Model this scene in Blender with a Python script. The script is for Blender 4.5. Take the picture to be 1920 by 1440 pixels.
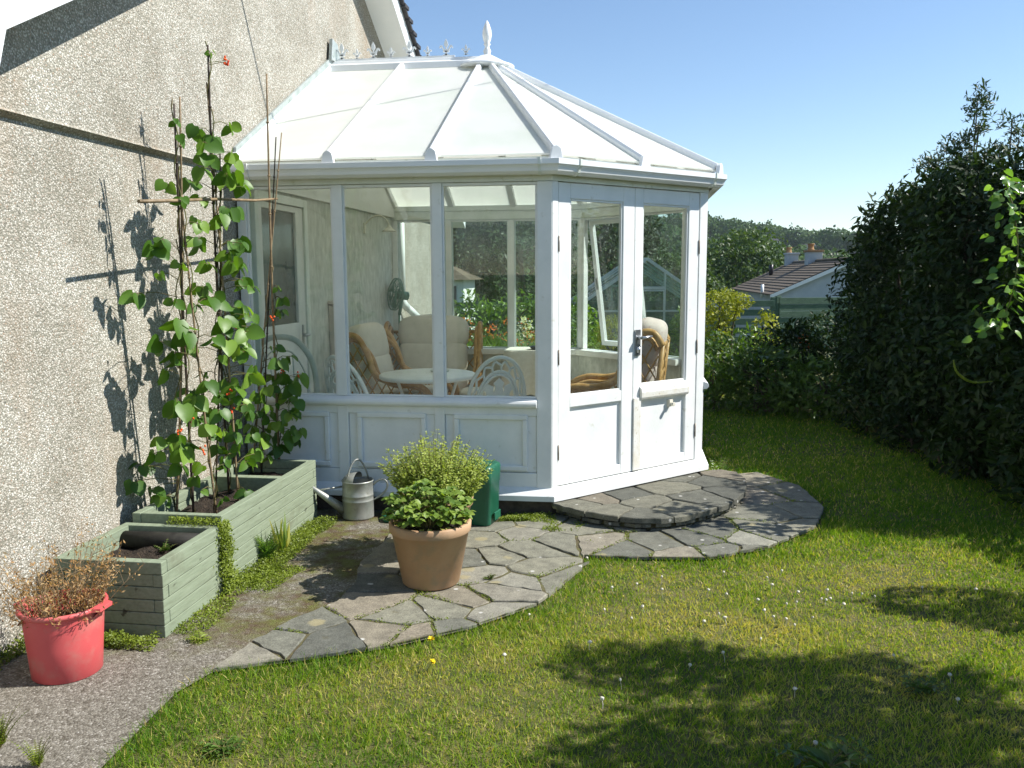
import bpy, bmesh, math, random
import numpy as np
from mathutils import Vector, Matrix
from math import sin, cos, pi, radians, sqrt, atan2

for o in list(bpy.data.objects):
    bpy.data.objects.remove(o)
scene = bpy.context.scene
COL = scene.collection
random.seed(7)
RNG = np.random.default_rng(7)

# ------------------------------------------------------------------ camera
cam_d = bpy.data.cameras.new("camera")
cam = bpy.data.objects.new("camera", cam_d)
COL.objects.link(cam)
cam_d.sensor_width = 36.0
cam_d.lens = 36.0 * 1612.9 / 1920.0
cam_d.clip_start = 0.05
cam_d.clip_end = 3000
CP, CY, CR = radians(7.3324), radians(7.7972), radians(-0.2499)
_f0 = Vector((-sin(CY), cos(CY), 0)); _r0 = Vector((cos(CY), sin(CY), 0)); _u0 = Vector((0, 0, 1))
_f = _f0 * cos(CP) - _u0 * sin(CP); _u = _u0 * cos(CP) + _f0 * sin(CP)
_r = _r0 * cos(CR) + _u * sin(CR); _u2 = _u * cos(CR) - _r0 * sin(CR)
cam.matrix_world = Matrix(((_r.x, _u2.x, -_f.x, 2.652), (_r.y, _u2.y, -_f.y, -5.511), (_r.z, _u2.z, -_f.z, 1.594), (0, 0, 0, 1)))
scene.camera = cam

# ------------------------------------------------------------------ light
SUN_AZ = radians(8.0)      # from +x towards +y
SUN_EL = radians(45.0)
SUN = Vector((cos(SUN_AZ) * cos(SUN_EL), sin(SUN_AZ) * cos(SUN_EL), sin(SUN_EL)))
sun_d = bpy.data.lights.new("sun", 'SUN')
sun_d.energy = 5.0
sun_d.angle = radians(0.5)
sun_d.color = (1.0, 0.965, 0.91)
sun = bpy.data.objects.new("sun", sun_d)
COL.objects.link(sun)
sun.rotation_euler = (-SUN).to_track_quat('-Z', 'Y').to_euler()
sun.location = (20, 2, 25)

world = bpy.data.worlds.new("World")
scene.world = world
world.use_nodes = True
wn = world.node_tree.nodes; wl = world.node_tree.links
for n in list(wn): wn.remove(n)
w_out = wn.new('ShaderNodeOutputWorld'); w_bg = wn.new('ShaderNodeBackground'); w_sky = wn.new('ShaderNodeTexSky')
w_sky.sky_type = 'NISHITA'; w_sky.sun_disc = False
w_sky.sun_elevation = SUN_EL; w_sky.sun_rotation = pi / 2 - SUN_AZ
w_sky.altitude = 50; w_sky.air_density = 1.0; w_sky.dust_density = 0.0; w_sky.ozone_density = 3.0
w_bg.inputs['Strength'].default_value = 0.105
wl.new(w_sky.outputs[0], w_bg.inputs[0]); wl.new(w_bg.outputs[0], w_out.inputs[0])

scene.view_settings.view_transform = 'Standard'
scene.view_settings.look = 'None'
scene.view_settings.exposure = 0.72
scene.view_settings.gamma = 1.0
scene.render.engine = 'CYCLES'
scene.cycles.max_bounces = 10
scene.cycles.transparent_max_bounces = 24
scene.cycles.diffuse_bounces = 4
scene.cycles.glossy_bounces = 3
scene.cycles.caustics_reflective = False
scene.cycles.caustics_refractive = False

# ------------------------------------------------------------------ helpers
OFF = {}

def tag(o, label=None, cat=None, group=None, kind=None):
    if label: o['label'] = label
    if cat: o['category'] = cat
    if group: o['group'] = group
    if kind: o['kind'] = kind
    return o

def thing(name, label, cat, loc=(0, 0, 0), group=None):
    o = bpy.data.objects.new(name, None)
    o.empty_display_size = 0.1
    COL.objects.link(o)
    o.location = loc
    OFF[o.name] = Vector(loc)
    return tag(o, label, cat, group)

class MB:
    def __init__(self):
        self.v = []; self.f = []; self.s = []
    def add(self, vs, fs, smooth=False):
        b = len(self.v)
        self.v += [tuple(p) for p in vs]
        self.f += [tuple(i + b for i in q) for q in fs]
        self.s += [smooth] * len(fs)
        return self
    def obox(self, o, a, b, c):
        o, a, b, c = Vector(o), Vector(a), Vector(b), Vector(c)
        vs = [o, o + a, o + a + b, o + b, o + c, o + a + c, o + a + b + c, o + b + c]
        fs = [(0, 3, 2, 1), (4, 5, 6, 7), (0, 1, 5, 4), (1, 2, 6, 5), (2, 3, 7, 6), (3, 0, 4, 7)]
        if a.cross(b).dot(c) < 0: fs = [q[::-1] for q in fs]
        return self.add(vs, fs)
    def box(self, x0, x1, y0, y1, z0, z1):
        return self.obox((x0, y0, z0), (x1 - x0, 0, 0), (0, y1 - y0, 0), (0, 0, z1 - z0))
    def bar(self, p, q, w, h, up=(0, 0, 1), lift=0.0):
        p, q = Vector(p), Vector(q); d = (q - p); dn = d.normalized()
        side = dn.cross(Vector(up)).normalized(); u = side.cross(dn).normalized()
        return self.obox(p - side * w / 2 + u * (lift), d, side * w, u * h)
    def prism(self, poly, vec):
        n = len(poly); vec = Vector(vec); P = [Vector(p) for p in poly]
        vs = P + [p + vec for p in P]
        nrm = Vector((0, 0, 0))
        for i in range(n): nrm += P[i].cross(P[(i + 1) % n])
        fl = nrm.dot(vec) > 0
        fs = [tuple(range(n))[::-1] if fl else tuple(range(n)), tuple(range(n, 2 * n)) if fl else tuple(range(n, 2 * n))[::-1]]
        for i in range(n):
            j = (i + 1) % n
            q = (i, j, j + n, i + n)
            fs.append(q if fl else q[::-1])
        return self.add(vs, fs)
    def tube(self, pts, r, n=8, cap=True, smooth=True):
        P = [Vector(p) for p in pts]; m = len(P)
        rs = r if isinstance(r, (list, tuple)) else [r] * m
        t0 = (P[1] - P[0]).normalized()
        ref = Vector((0, 0, 1)) if abs(t0.z) < 0.9 else Vector((1, 0, 0))
        x = t0.cross(ref).normalized()
        vs = []
        for i in range(m):
            t = (P[min(i + 1, m - 1)] - P[max(i - 1, 0)])
            t = t.normalized() if t.length > 1e-9 else t0
            x = (x - t * x.dot(t))
            x = x.normalized() if x.length > 1e-6 else t.orthogonal().normalized()
            y = t.cross(x)
            for k in range(n):
                a = 2 * pi * k / n
                vs.append(P[i] + (x * cos(a) + y * sin(a)) * rs[i])
        fs = []
        for i in range(m - 1):
            for k in range(n):
                k2 = (k + 1) % n
                fs.append((i * n + k, i * n + k2, (i + 1) * n + k2, (i + 1) * n + k))
        self.add(vs, fs, smooth)
        if cap:
            b = len(self.v) - len(vs)
            self.f.append(tuple(b + k for k in range(n))[::-1]); self.s.append(False)
            self.f.append(tuple(b + (m - 1) * n + k for k in range(n))); self.s.append(False)
        return self
    def lathe(self, prof, c=(0, 0, 0), n=32, sx=1.0, sy=1.0, a0=0.0, a1=2 * pi, smooth=True):
        c = Vector(c); full = abs(a1 - a0 - 2 * pi) < 1e-6
        m = n if full else n + 1
        vs = []
        for (r, z) in prof:
            for k in range(m):
                a = a0 + (a1 - a0) * k / n
                vs.append((c.x + r * cos(a) * sx, c.y + r * sin(a) * sy, c.z + z))
        fs = []
        for i in range(len(prof) - 1):
            for k in range(n):
                k2 = (k + 1) % m
                fs.append((i * m + k, i * m + k2, (i + 1) * m + k2, (i + 1) * m + k))
        return self.add(vs, fs, smooth)
    def blob(self, c, rad, p=1.0, nu=20, nv=12, rot=None, jit=0.0):
        """superellipsoid; p<1 squarer"""
        c = Vector(c)
        def sp(v, e): return math.copysign(abs(v) ** e, v)
        vs = []
        for i in range(nv + 1):
            ph = -pi / 2 + pi * i / nv
            for k in range(nu):
                th = 2 * pi * k / nu
                q = Vector((rad[0] * sp(cos(ph), p) * sp(cos(th), p), rad[1] * sp(cos(ph), p) * sp(sin(th), p), rad[2] * sp(sin(ph), p)))
                if jit: q *= 1 + random.uniform(-jit, jit)
                if rot: q = rot @ q
                vs.append(c + q)
        fs = []
        for i in range(nv):
            for k in range(nu):
                k2 = (k + 1) % nu
                fs.append((i * nu + k, i * nu + k2, (i + 1) * nu + k2, (i + 1) * nu + k))
        return self.add(vs, fs, True)
    def build(self, name, m, parent=None, bevel=0.0, seg=2):
        me = bpy.data.meshes.new(name)
        off = OFF.get(parent.name, Vector((0, 0, 0))) if parent else Vector((0, 0, 0))
        me.from_pydata([(a - off.x, b - off.y, c - off.z) for a, b, c in self.v], [], self.f)
        me.polygons.foreach_set('use_smooth', self.s)
        me.update()
        me.validate()
        o = bpy.data.objects.new(name, me)
        COL.objects.link(o)
        me.materials.append(m)
        if parent:
            o.parent = parent
            OFF[o.name] = off
        if bevel:
            md = o.modifiers.new('bevel', 'BEVEL'); md.width = bevel; md.segments = seg; md.limit_method = 'ANGLE'; md.angle_limit = radians(40)
        return o

def npmesh(name, V, Q, m, parent=None, tint=None, smooth=False, tris=None):
    """V (n,3) Q (k,4) quads, tint (n,) -> attribute"""
    V = np.asarray(V, np.float32)
    if parent is not None:
        V = V - np.array(OFF.get(parent.name, Vector((0, 0, 0))), np.float32)
    me = bpy.data.meshes.new(name)
    k = len(Q)
    me.vertices.add(len(V)); me.vertices.foreach_set('co', V.ravel())
    me.loops.add(4 * k); me.loops.foreach_set('vertex_index', np.asarray(Q, np.int32).ravel())
    me.polygons.add(k)
    me.polygons.foreach_set('loop_start', np.arange(0, 4 * k, 4, dtype=np.int32))
    me.polygons.foreach_set('loop_total', np.full(k, 4, np.int32))
    if smooth: me.polygons.foreach_set('use_smooth', np.ones(k, bool))
    if tint is not None:
        at = me.attributes.new('tint', 'FLOAT', 'POINT')
        at.data.foreach_set('value', np.asarray(tint, np.float32))
    me.update(calc_edges=True)
    o = bpy.data.objects.new(name, me)
    COL.objects.link(o)
    me.materials.append(m)
    if parent is not None:
        o.parent = parent
        OFF[o.name] = OFF.get(parent.name, Vector((0, 0, 0)))
    return o

def nrmz(a):
    return a / np.maximum(np.linalg.norm(a, axis=-1, keepdims=True), 1e-9)

TM = {
 'diamond': (np.array([(0, 0, 0), (-.5, .45, .08), (0, 1, 0), (.5, .45, .08)]), [(0, 3, 2, 1)]),
 'lance': (np.array([(0, 0, 0), (-.45, .42, .10), (0, .45, 0), (.45, .42, .10), (0, 1, -.12)]), [(0, 2, 4, 1), (0, 3, 4, 2)]),
 'bean': (lambda o: (np.array([(x, y, .20 * abs(x) - .20 * y * y) for x, y in o]), [(0, 1, 6, 5), (1, 2, 7, 6), (2, 3, 8, 7), (3, 4, 9, 8), (0, 10, 11, 1), (1, 11, 12, 2), (2, 12, 13, 3), (3, 13, 14, 4)]))(
     [(0, 0), (0, .14), (0, .40), (0, .68), (0, 1), (-.26, -.09), (-.50, .12), (-.55, .40), (-.38, .70), (-.15, .91), (.26, -.09), (.50, .12), (.55, .40), (.38, .70), (.15, .91)]),
 'blade': (np.array([(-.5, 0, 0), (.5, 0, 0), (.38, .5, .06), (-.38, .5, .06), (.06, 1, .3), (-.06, 1, .3)]), [(0, 1, 2, 3), (3, 2, 4, 5)]),
}

def leaves(P, D, N, length, width, tmpl='diamond', tint=None):
    """arrays -> V, Q, tint"""
    T, Q = TM[tmpl]
    D = nrmz(D); S = nrmz(np.cross(D, N)); N2 = np.cross(S, D)
    n = len(P); k = len(T)
    L = np.broadcast_to(np.asarray(length, float), (n,))[:, None, None]
    W = np.broadcast_to(np.asarray(width, float), (n,))[:, None, None]
    V = P[:, None, :] + S[:, None, :] * (T[None, :, 0:1] * W) + D[:, None, :] * (T[None, :, 1:2] * L) + N2[:, None, :] * (T[None, :, 2:3] * L)
    Qa = (np.arange(n) * k)[:, None, None] + np.array(Q)[None]
    if tint is None: tint = RNG.random(n)
    return V.reshape(-1, 3), Qa.reshape(-1, 4), np.repeat(tint, k)

class LM:
    def __init__(self): self.V = []; self.Q = []; self.T = []; self.n = 0
    def add(self, vqt):
        V, Q, T = vqt
        self.V.append(V); self.Q.append(Q + self.n); self.T.append(T); self.n += len(V)
    def build(self, name, m, parent=None, smooth=False):
        return npmesh(name, np.concatenate(self.V), np.concatenate(self.Q), m, parent, np.concatenate(self.T), smooth)

def rdir(n):
    return nrmz(RNG.normal(size=(n, 3)))

def hashn(p):
    return np.modf(np.abs(np.sin(p[..., 0] * 12.9898 + p[..., 1] * 78.233 + p[..., 2] * 37.719) * 43758.5453))[0]

def vnoise(P, s):
    """value noise of points (n,2or3)"""
    P = np.asarray(P, float) * s
    if P.shape[-1] == 2: P = np.concatenate([P, np.zeros((len(P), 1))], 1)
    i = np.floor(P); f = P - i; f = f * f * (3 - 2 * f)
    r = 0
    for dx in (0, 1):
        for dy in (0, 1):
            for dz in (0, 1):
                w = (f[:, 0] if dx else 1 - f[:, 0]) * (f[:, 1] if dy else 1 - f[:, 1]) * (f[:, 2] if dz else 1 - f[:, 2])
                r = r + w * hashn(i + np.array([dx, dy, dz]))
    return r

def blob_leaves(blobs, per_area, length, width, tmpl='lance', shell=(.72, 1.06), up=.35, rnd=.7, hang=.35, clump=0.0, tlo=0.0, thi=1.0, zmin=None, gap=0.0):
    """blobs: list of (center, (rx,ry,rz)); leaves over the shells"""
    C = np.array([b[0] for b in blobs], float); R = np.array([b[1] for b in blobs], float)
    area = (R[:, 0] * R[:, 1] + R[:, 1] * R[:, 2] + R[:, 0] * R[:, 2]) * 4.19
    n = np.maximum(4, (area * per_area).astype(int))
    idx = np.repeat(np.arange(len(blobs)), n); m = len(idx)
    d = rdir(m); rr = RNG.uniform(shell[0], shell[1], (m, 1))
    P = C[idx] + d * rr * R[idx]
    keep = np.ones(m, bool)
    for j in range(len(blobs)):
        q = (((P - C[j]) / R[j]) ** 2).sum(1)
        keep &= (q > .42) | (idx == j)
    if gap > 0:
        keep &= vnoise(P, 1.0 / max(.001, length * 4)) > gap * RNG.random(m) * 1.6
    if zmin is not None: keep &= P[:, 2] > zmin
    P = P[keep]; o = nrmz(d[keep] / R[idx[keep]]); m = len(P)
    N = nrmz(o * .6 + np.array([0, 0, up]) + rdir(m) * rnd)
    D = nrmz(rdir(m) + o * .5 + np.array([0, 0, -hang]))
    t = np.clip(tlo + (thi - tlo) * (.55 * vnoise(P, 1.2 / max(.001, length * 5)) + .45 * RNG.random(m)), 0, 1)
    s = RNG.uniform(.65, 1.25, m)
    return leaves(P, D, N, length * s, width * s, tmpl, t)

# ------------------------------------------------------------------ materials
def newmat(name):
    m = bpy.data.materials.new(name); m.use_nodes = True
    nt = m.node_tree
    for n in list(nt.nodes): nt.nodes.remove(n)
    out = nt.nodes.new('ShaderNodeOutputMaterial')
    return m, nt, out

def N(nt, t, **kw):
    n = nt.nodes.new(t)
    for k, v in kw.items():
        if k in n.inputs: n.inputs[k].default_value = v
        else: setattr(n, k, v)
    return n

def ramp(nt, stops, interp='LINEAR'):
    r = nt.nodes.new('ShaderNodeValToRGB'); cr = r.color_ramp; cr.interpolation = interp
    while len(cr.elements) > 1: cr.elements.remove(cr.elements[-1])
    cr.elements[0].position = stops[0][0]; cr.elements[0].color = (*stops[0][1], 1)
    for p, c in stops[1:]:
        e = cr.elements.new(p); e.color = (*c, 1)
    return r

def pos(nt, scale=(1, 1, 1)):
    g = nt.nodes.new('ShaderNodeNewGeometry'); mp = nt.nodes.new('ShaderNodeMapping')
    mp.inputs['Scale'].default_value = scale
    nt.links.new(g.outputs['Position'], mp.inputs['Vector'])
    return mp.outputs['Vector']

def objc(nt, scale=(1, 1, 1)):
    g = nt.nodes.new('ShaderNodeTexCoord'); mp = nt.nodes.new('ShaderNodeMapping')
    mp.inputs['Scale'].default_value = scale
    nt.links.new(g.outputs['Object'], mp.inputs['Vector'])
    return mp.outputs['Vector']

def mixc(nt, fac, a, b, mode='MIX'):
    n = nt.nodes.new('ShaderNodeMix'); n.data_type = 'RGBA'; n.blend_type = mode
    L = nt.links
    if hasattr(fac, 'is_linked') or hasattr(fac, 'links'): L.new(fac, n.inputs[0])
    else: n.inputs[0].default_value = fac
    for i, c in ((6, a), (7, b)):
        if isinstance(c, (tuple, list)): n.inputs[i].default_value = (*c, 1)
        else: L.new(c, n.inputs[i])
    return n.outputs[2]

def mottled(name, c1, c2, scale=6.0, rough=.6, c3=None, fine=60.0, bump=.15, bscale=None, spec=.3, stretch=(1, 1, 1), metal=0.0, detail=5, lo=.35, hi=.65, bdist=.004, c3lo=.58, c3hi=.72, object_space=False):
    m, nt, out = newmat(name); L = nt.links
    v = (objc if object_space else pos)(nt, stretch)
    n1 = N(nt, 'ShaderNodeTexNoise', Scale=scale, Detail=detail, Roughness=.6); L.new(v, n1.inputs['Vector'])
    r = ramp(nt, [(lo, c1), (hi, c2)]); L.new(n1.outputs[0], r.inputs[0])
    col = r.outputs[0]
    n2 = N(nt, 'ShaderNodeTexNoise', Scale=bscale or fine, Detail=3); L.new(v, n2.inputs['Vector'])
    if c3:
        n3 = N(nt, 'ShaderNodeTexNoise', Scale=scale * 2.7, Detail=6, Roughness=.65); L.new(v, n3.inputs['Vector'])
        r3 = ramp(nt, [(c3lo, (0, 0, 0)), (c3hi, (1, 1, 1))]); L.new(n3.outputs[0], r3.inputs[0])
        col = mixc(nt, r3.outputs[0], col, c3)
    p = N(nt, 'ShaderNodeBsdfPrincipled', Roughness=rough, Metallic=metal)
    p.inputs['Specular IOR Level'].default_value = spec
    L.new(col, p.inputs['Base Color'])
    if bump:
        b = N(nt, 'ShaderNodeBump', Strength=bump, Distance=bdist); L.new(n2.outputs[0], b.inputs['Height']); L.new(b.outputs[0], p.inputs['Normal'])
    L.new(p.outputs[0], out.inputs[0])
    return m

def leafmat(name, dark, light, trans=.3, rough=.45, mid=None, spec=.35, pale=None):
    m, nt, out = newmat(name); L = nt.links
    a = nt.nodes.new('ShaderNodeAttribute'); a.attribute_name = 'tint'
    st = [(0, dark), (1, light)] if mid is None else [(0, dark), (.5, mid), (1, light)]
    r = ramp(nt, st); L.new(a.outputs['Fac'], r.inputs[0])
    p = N(nt, 'ShaderNodeBsdfPrincipled', Roughness=rough); p.inputs['Specular IOR Level'].default_value = spec
    L.new(r.outputs[0], p.inputs['Base Color'])
    t = nt.nodes.new('ShaderNodeBsdfTranslucent')
    tc = mixc(nt, 1.0, r.outputs[0], (1.6, 1.7, .45), 'MULTIPLY')
    L.new(tc, t.inputs[0])
    mx = N(nt, 'ShaderNodeMixShader', Fac=trans); L.new(p.outputs[0], mx.inputs[1]); L.new(t.outputs[0], mx.inputs[2])
    L.new(mx.outputs[0], out.inputs[0])
    return m

def pebbledash():
    m, nt, out = newmat('pebbledash'); L = nt.links
    v = pos(nt)
    w = N(nt, 'ShaderNodeTexNoise', Scale=70.0, Detail=2); L.new(v, w.inputs['Vector'])
    vv = nt.nodes.new('ShaderNodeVectorMath'); vv.operation = 'SCALE'; vv.inputs['Scale'].default_value = .006
    L.new(w.outputs['Color'], vv.inputs[0])
    va = nt.nodes.new('ShaderNodeVectorMath'); va.operation = 'ADD'; L.new(v, va.inputs[0]); L.new(vv.outputs[0], va.inputs[1])
    vo = N(nt, 'ShaderNodeTexVoronoi', Scale=118.0); L.new(va.outputs[0], vo.inputs['Vector'])
    sep = nt.nodes.new('ShaderNodeSeparateColor'); L.new(vo.outputs['Color'], sep.inputs[0])
    r = ramp(nt, [(0, (.36, .34, .28)), (.12, (.24, .23, .19)), (.24, (.44, .42, .36)), (.40, (.56, .53, .47)), (.55, (.44, .39, .33)), (.66, (.68, .66, .60)), (.78, (.48, .45, .39)), (.89, (.75, .73, .68)), (.955, (.17, .16, .14)), (.978, (.40, .28, .20))], 'CONSTANT')
    L.new(sep.outputs[0], r.inputs[0])
    # cement between the stones
    rm = ramp(nt, [(.40, (0, 0, 0)), (.66, (1, 1, 1))]); L.new(vo.outputs['Distance'], rm.inputs[0])
    col = mixc(nt, rm.outputs[0], r.outputs[0], (.30, .29, .24))
    # weathering patches
    n3 = N(nt, 'ShaderNodeTexNoise', Scale=2.2, Detail=5, Roughness=.6); L.new(v, n3.inputs['Vector'])
    r3 = ramp(nt, [(.32, (.68, .66, .62)), (.68, (.95, .95, .94))]); L.new(n3.outputs[0], r3.inputs[0])
    col = mixc(nt, 1.0, col, r3.outputs[0], 'MULTIPLY')
    n4 = N(nt, 'ShaderNodeTexNoise', Scale=1.1, Detail=6, Roughness=.7); L.new(pos(nt, (1, 1, .35)), n4.inputs['Vector'])
    r4 = ramp(nt, [(.54, (0, 0, 0)), (.74, (.6, .6, .6))]); L.new(n4.outputs[0], r4.inputs[0])
    col = mixc(nt, r4.outputs[0], col, (.36, .27, .19))
    p = N(nt, 'ShaderNodeBsdfPrincipled', Roughness=.75); p.inputs['Specular IOR Level'].default_value = .25
    L.new(col, p.inputs['Base Color'])
    inv = nt.nodes.new('ShaderNodeMath'); inv.operation = 'SUBTRACT'; inv.inputs[0].default_value = 1; L.new(vo.outputs['Distance'], inv.inputs[1])
    b = N(nt, 'ShaderNodeBump', Strength=.75, Distance=.006); L.new(inv.outputs[0], b.inputs['Height']); L.new(b.outputs[0], p.inputs['Normal'])
    L.new(p.outputs[0], out.inputs[0])
    return m

def glassmat(name, tint=(.93, .97, .95), refl=1.0, rough=0.0, film=.04):
    m, nt, out = newmat(name); L = nt.links
    t = nt.nodes.new('ShaderNodeBsdfTransparent'); t.inputs[0].default_value = (*tint, 1)
    g = N(nt, 'ShaderNodeBsdfGlossy', Roughness=rough)
    lw = N(nt, 'ShaderNodeLayerWeight', Blend=.5)
    pw = nt.nodes.new('ShaderNodeMath'); pw.operation = 'POWER'; pw.inputs[1].default_value = 4.0; L.new(lw.outputs['Facing'], pw.inputs[0])
    mu = nt.nodes.new('ShaderNodeMath'); mu.operation = 'MULTIPLY_ADD'; mu.inputs[1].default_value = .75 * refl; mu.inputs[2].default_value = .035 * refl; L.new(pw.outputs[0], mu.inputs[0])
    # thin dusty film
    n1 = N(nt, 'ShaderNodeTexNoise', Scale=9.0, Detail=6, Roughness=.7); L.new(pos(nt, (1, 1, .5)), n1.inputs['Vector'])
    r = ramp(nt, [(.4, (0.0, 0.0, 0.0)), (.85, (film, film, film))]); L.new(n1.outputs[0], r.inputs[0])
    df = N(nt, 'ShaderNodeBsdfDiffuse'); df.inputs[0].default_value = (.7, .72, .68, 1)
    mx = nt.nodes.new('ShaderNodeMixShader'); L.new(mu.outputs[0], mx.inputs[0]); L.new(t.outputs[0], mx.inputs[1]); L.new(g.outputs[0], mx.inputs[2])
    mx2 = nt.nodes.new('ShaderNodeMixShader'); L.new(r.outputs[0], mx2.inputs[0]); L.new(mx.outputs[0], mx2.inputs[1]); L.new(df.outputs[0], mx2.inputs[2])
    L.new(mx2.outputs[0], out.inputs[0])
    return m

def roofsheet():
    m, nt, out = newmat('opal_sheet'); L = nt.links
    v = pos(nt)
    n1 = N(nt, 'ShaderNodeTexNoise', Scale=3.0, Detail=6, Roughness=.65); L.new(v, n1.inputs['Vector'])
    r = ramp(nt, [(.42, (.87, .885, .865)), (.70, (.77, .83, .76))]); L.new(n1.outputs[0], r.inputs[0])
    p = N(nt, 'ShaderNodeBsdfPrincipled', Roughness=.35); p.inputs['Specular IOR Level'].default_value = .5
    L.new(r.outputs[0], p.inputs['Base Color'])
    t = nt.nodes.new('ShaderNodeBsdfTranslucent'); t.inputs[0].default_value = (.98, .97, .90, 1)
    mx = N(nt, 'ShaderNodeMixShader', Fac=.5); L.new(p.outputs[0], mx.inputs[1]); L.new(t.outputs[0], mx.inputs[2])
    L.new(mx.outputs[0], out.inputs[0])
    return m

def greenwood():
    m, nt, out = newmat('green_stained_timber'); L = nt.links
    v = pos(nt, (9, 1.3, 14))
    n1 = N(nt, 'ShaderNodeTexNoise', Scale=5.0, Detail=8, Roughness=.7); L.new(v, n1.inputs['Vector'])
    r = ramp(nt, [(.28, (.16, .185, .125)), (.5, (.215, .255, .175)), (.75, (.265, .305, .22))]); L.new(n1.outputs[0], r.inputs[0])
    n2 = N(nt, 'ShaderNodeTexNoise', Scale=3.5, Detail=6, Roughness=.7); L.new(pos(nt), n2.inputs['Vector'])
    r2 = ramp(nt, [(.55, (0, 0, 0)), (.74, (.75, .75, .75))]); L.new(n2.outputs[0], r2.inputs[0])
    col = mixc(nt, r2.outputs[0], r.outputs[0], (.13, .13, .085))
    n3 = N(nt, 'ShaderNodeTexNoise', Scale=22.0, Detail=3); L.new(pos(nt, (1, .35, 1)), n3.inputs['Vector'])
    r3 = ramp(nt, [(.68, (0, 0, 0)), (.76, (1, 1, 1))]); L.new(n3.outputs[0], r3.inputs[0])
    col = mixc(nt, r3.outputs[0], col, (.07, .075, .05))
    p = N(nt, 'ShaderNodeBsdfPrincipled', Roughness=.75); L.new(col, p.inputs['Base Color']); p.inputs['Specular IOR Level'].default_value = .2
    b = N(nt, 'ShaderNodeBump', Strength=.35, Distance=.004); L.new(n1.outputs[0], b.inputs['Height']); L.new(b.outputs[0], p.inputs['Normal'])
    L.new(p.outputs[0], out.inputs[0])
    return m

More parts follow.
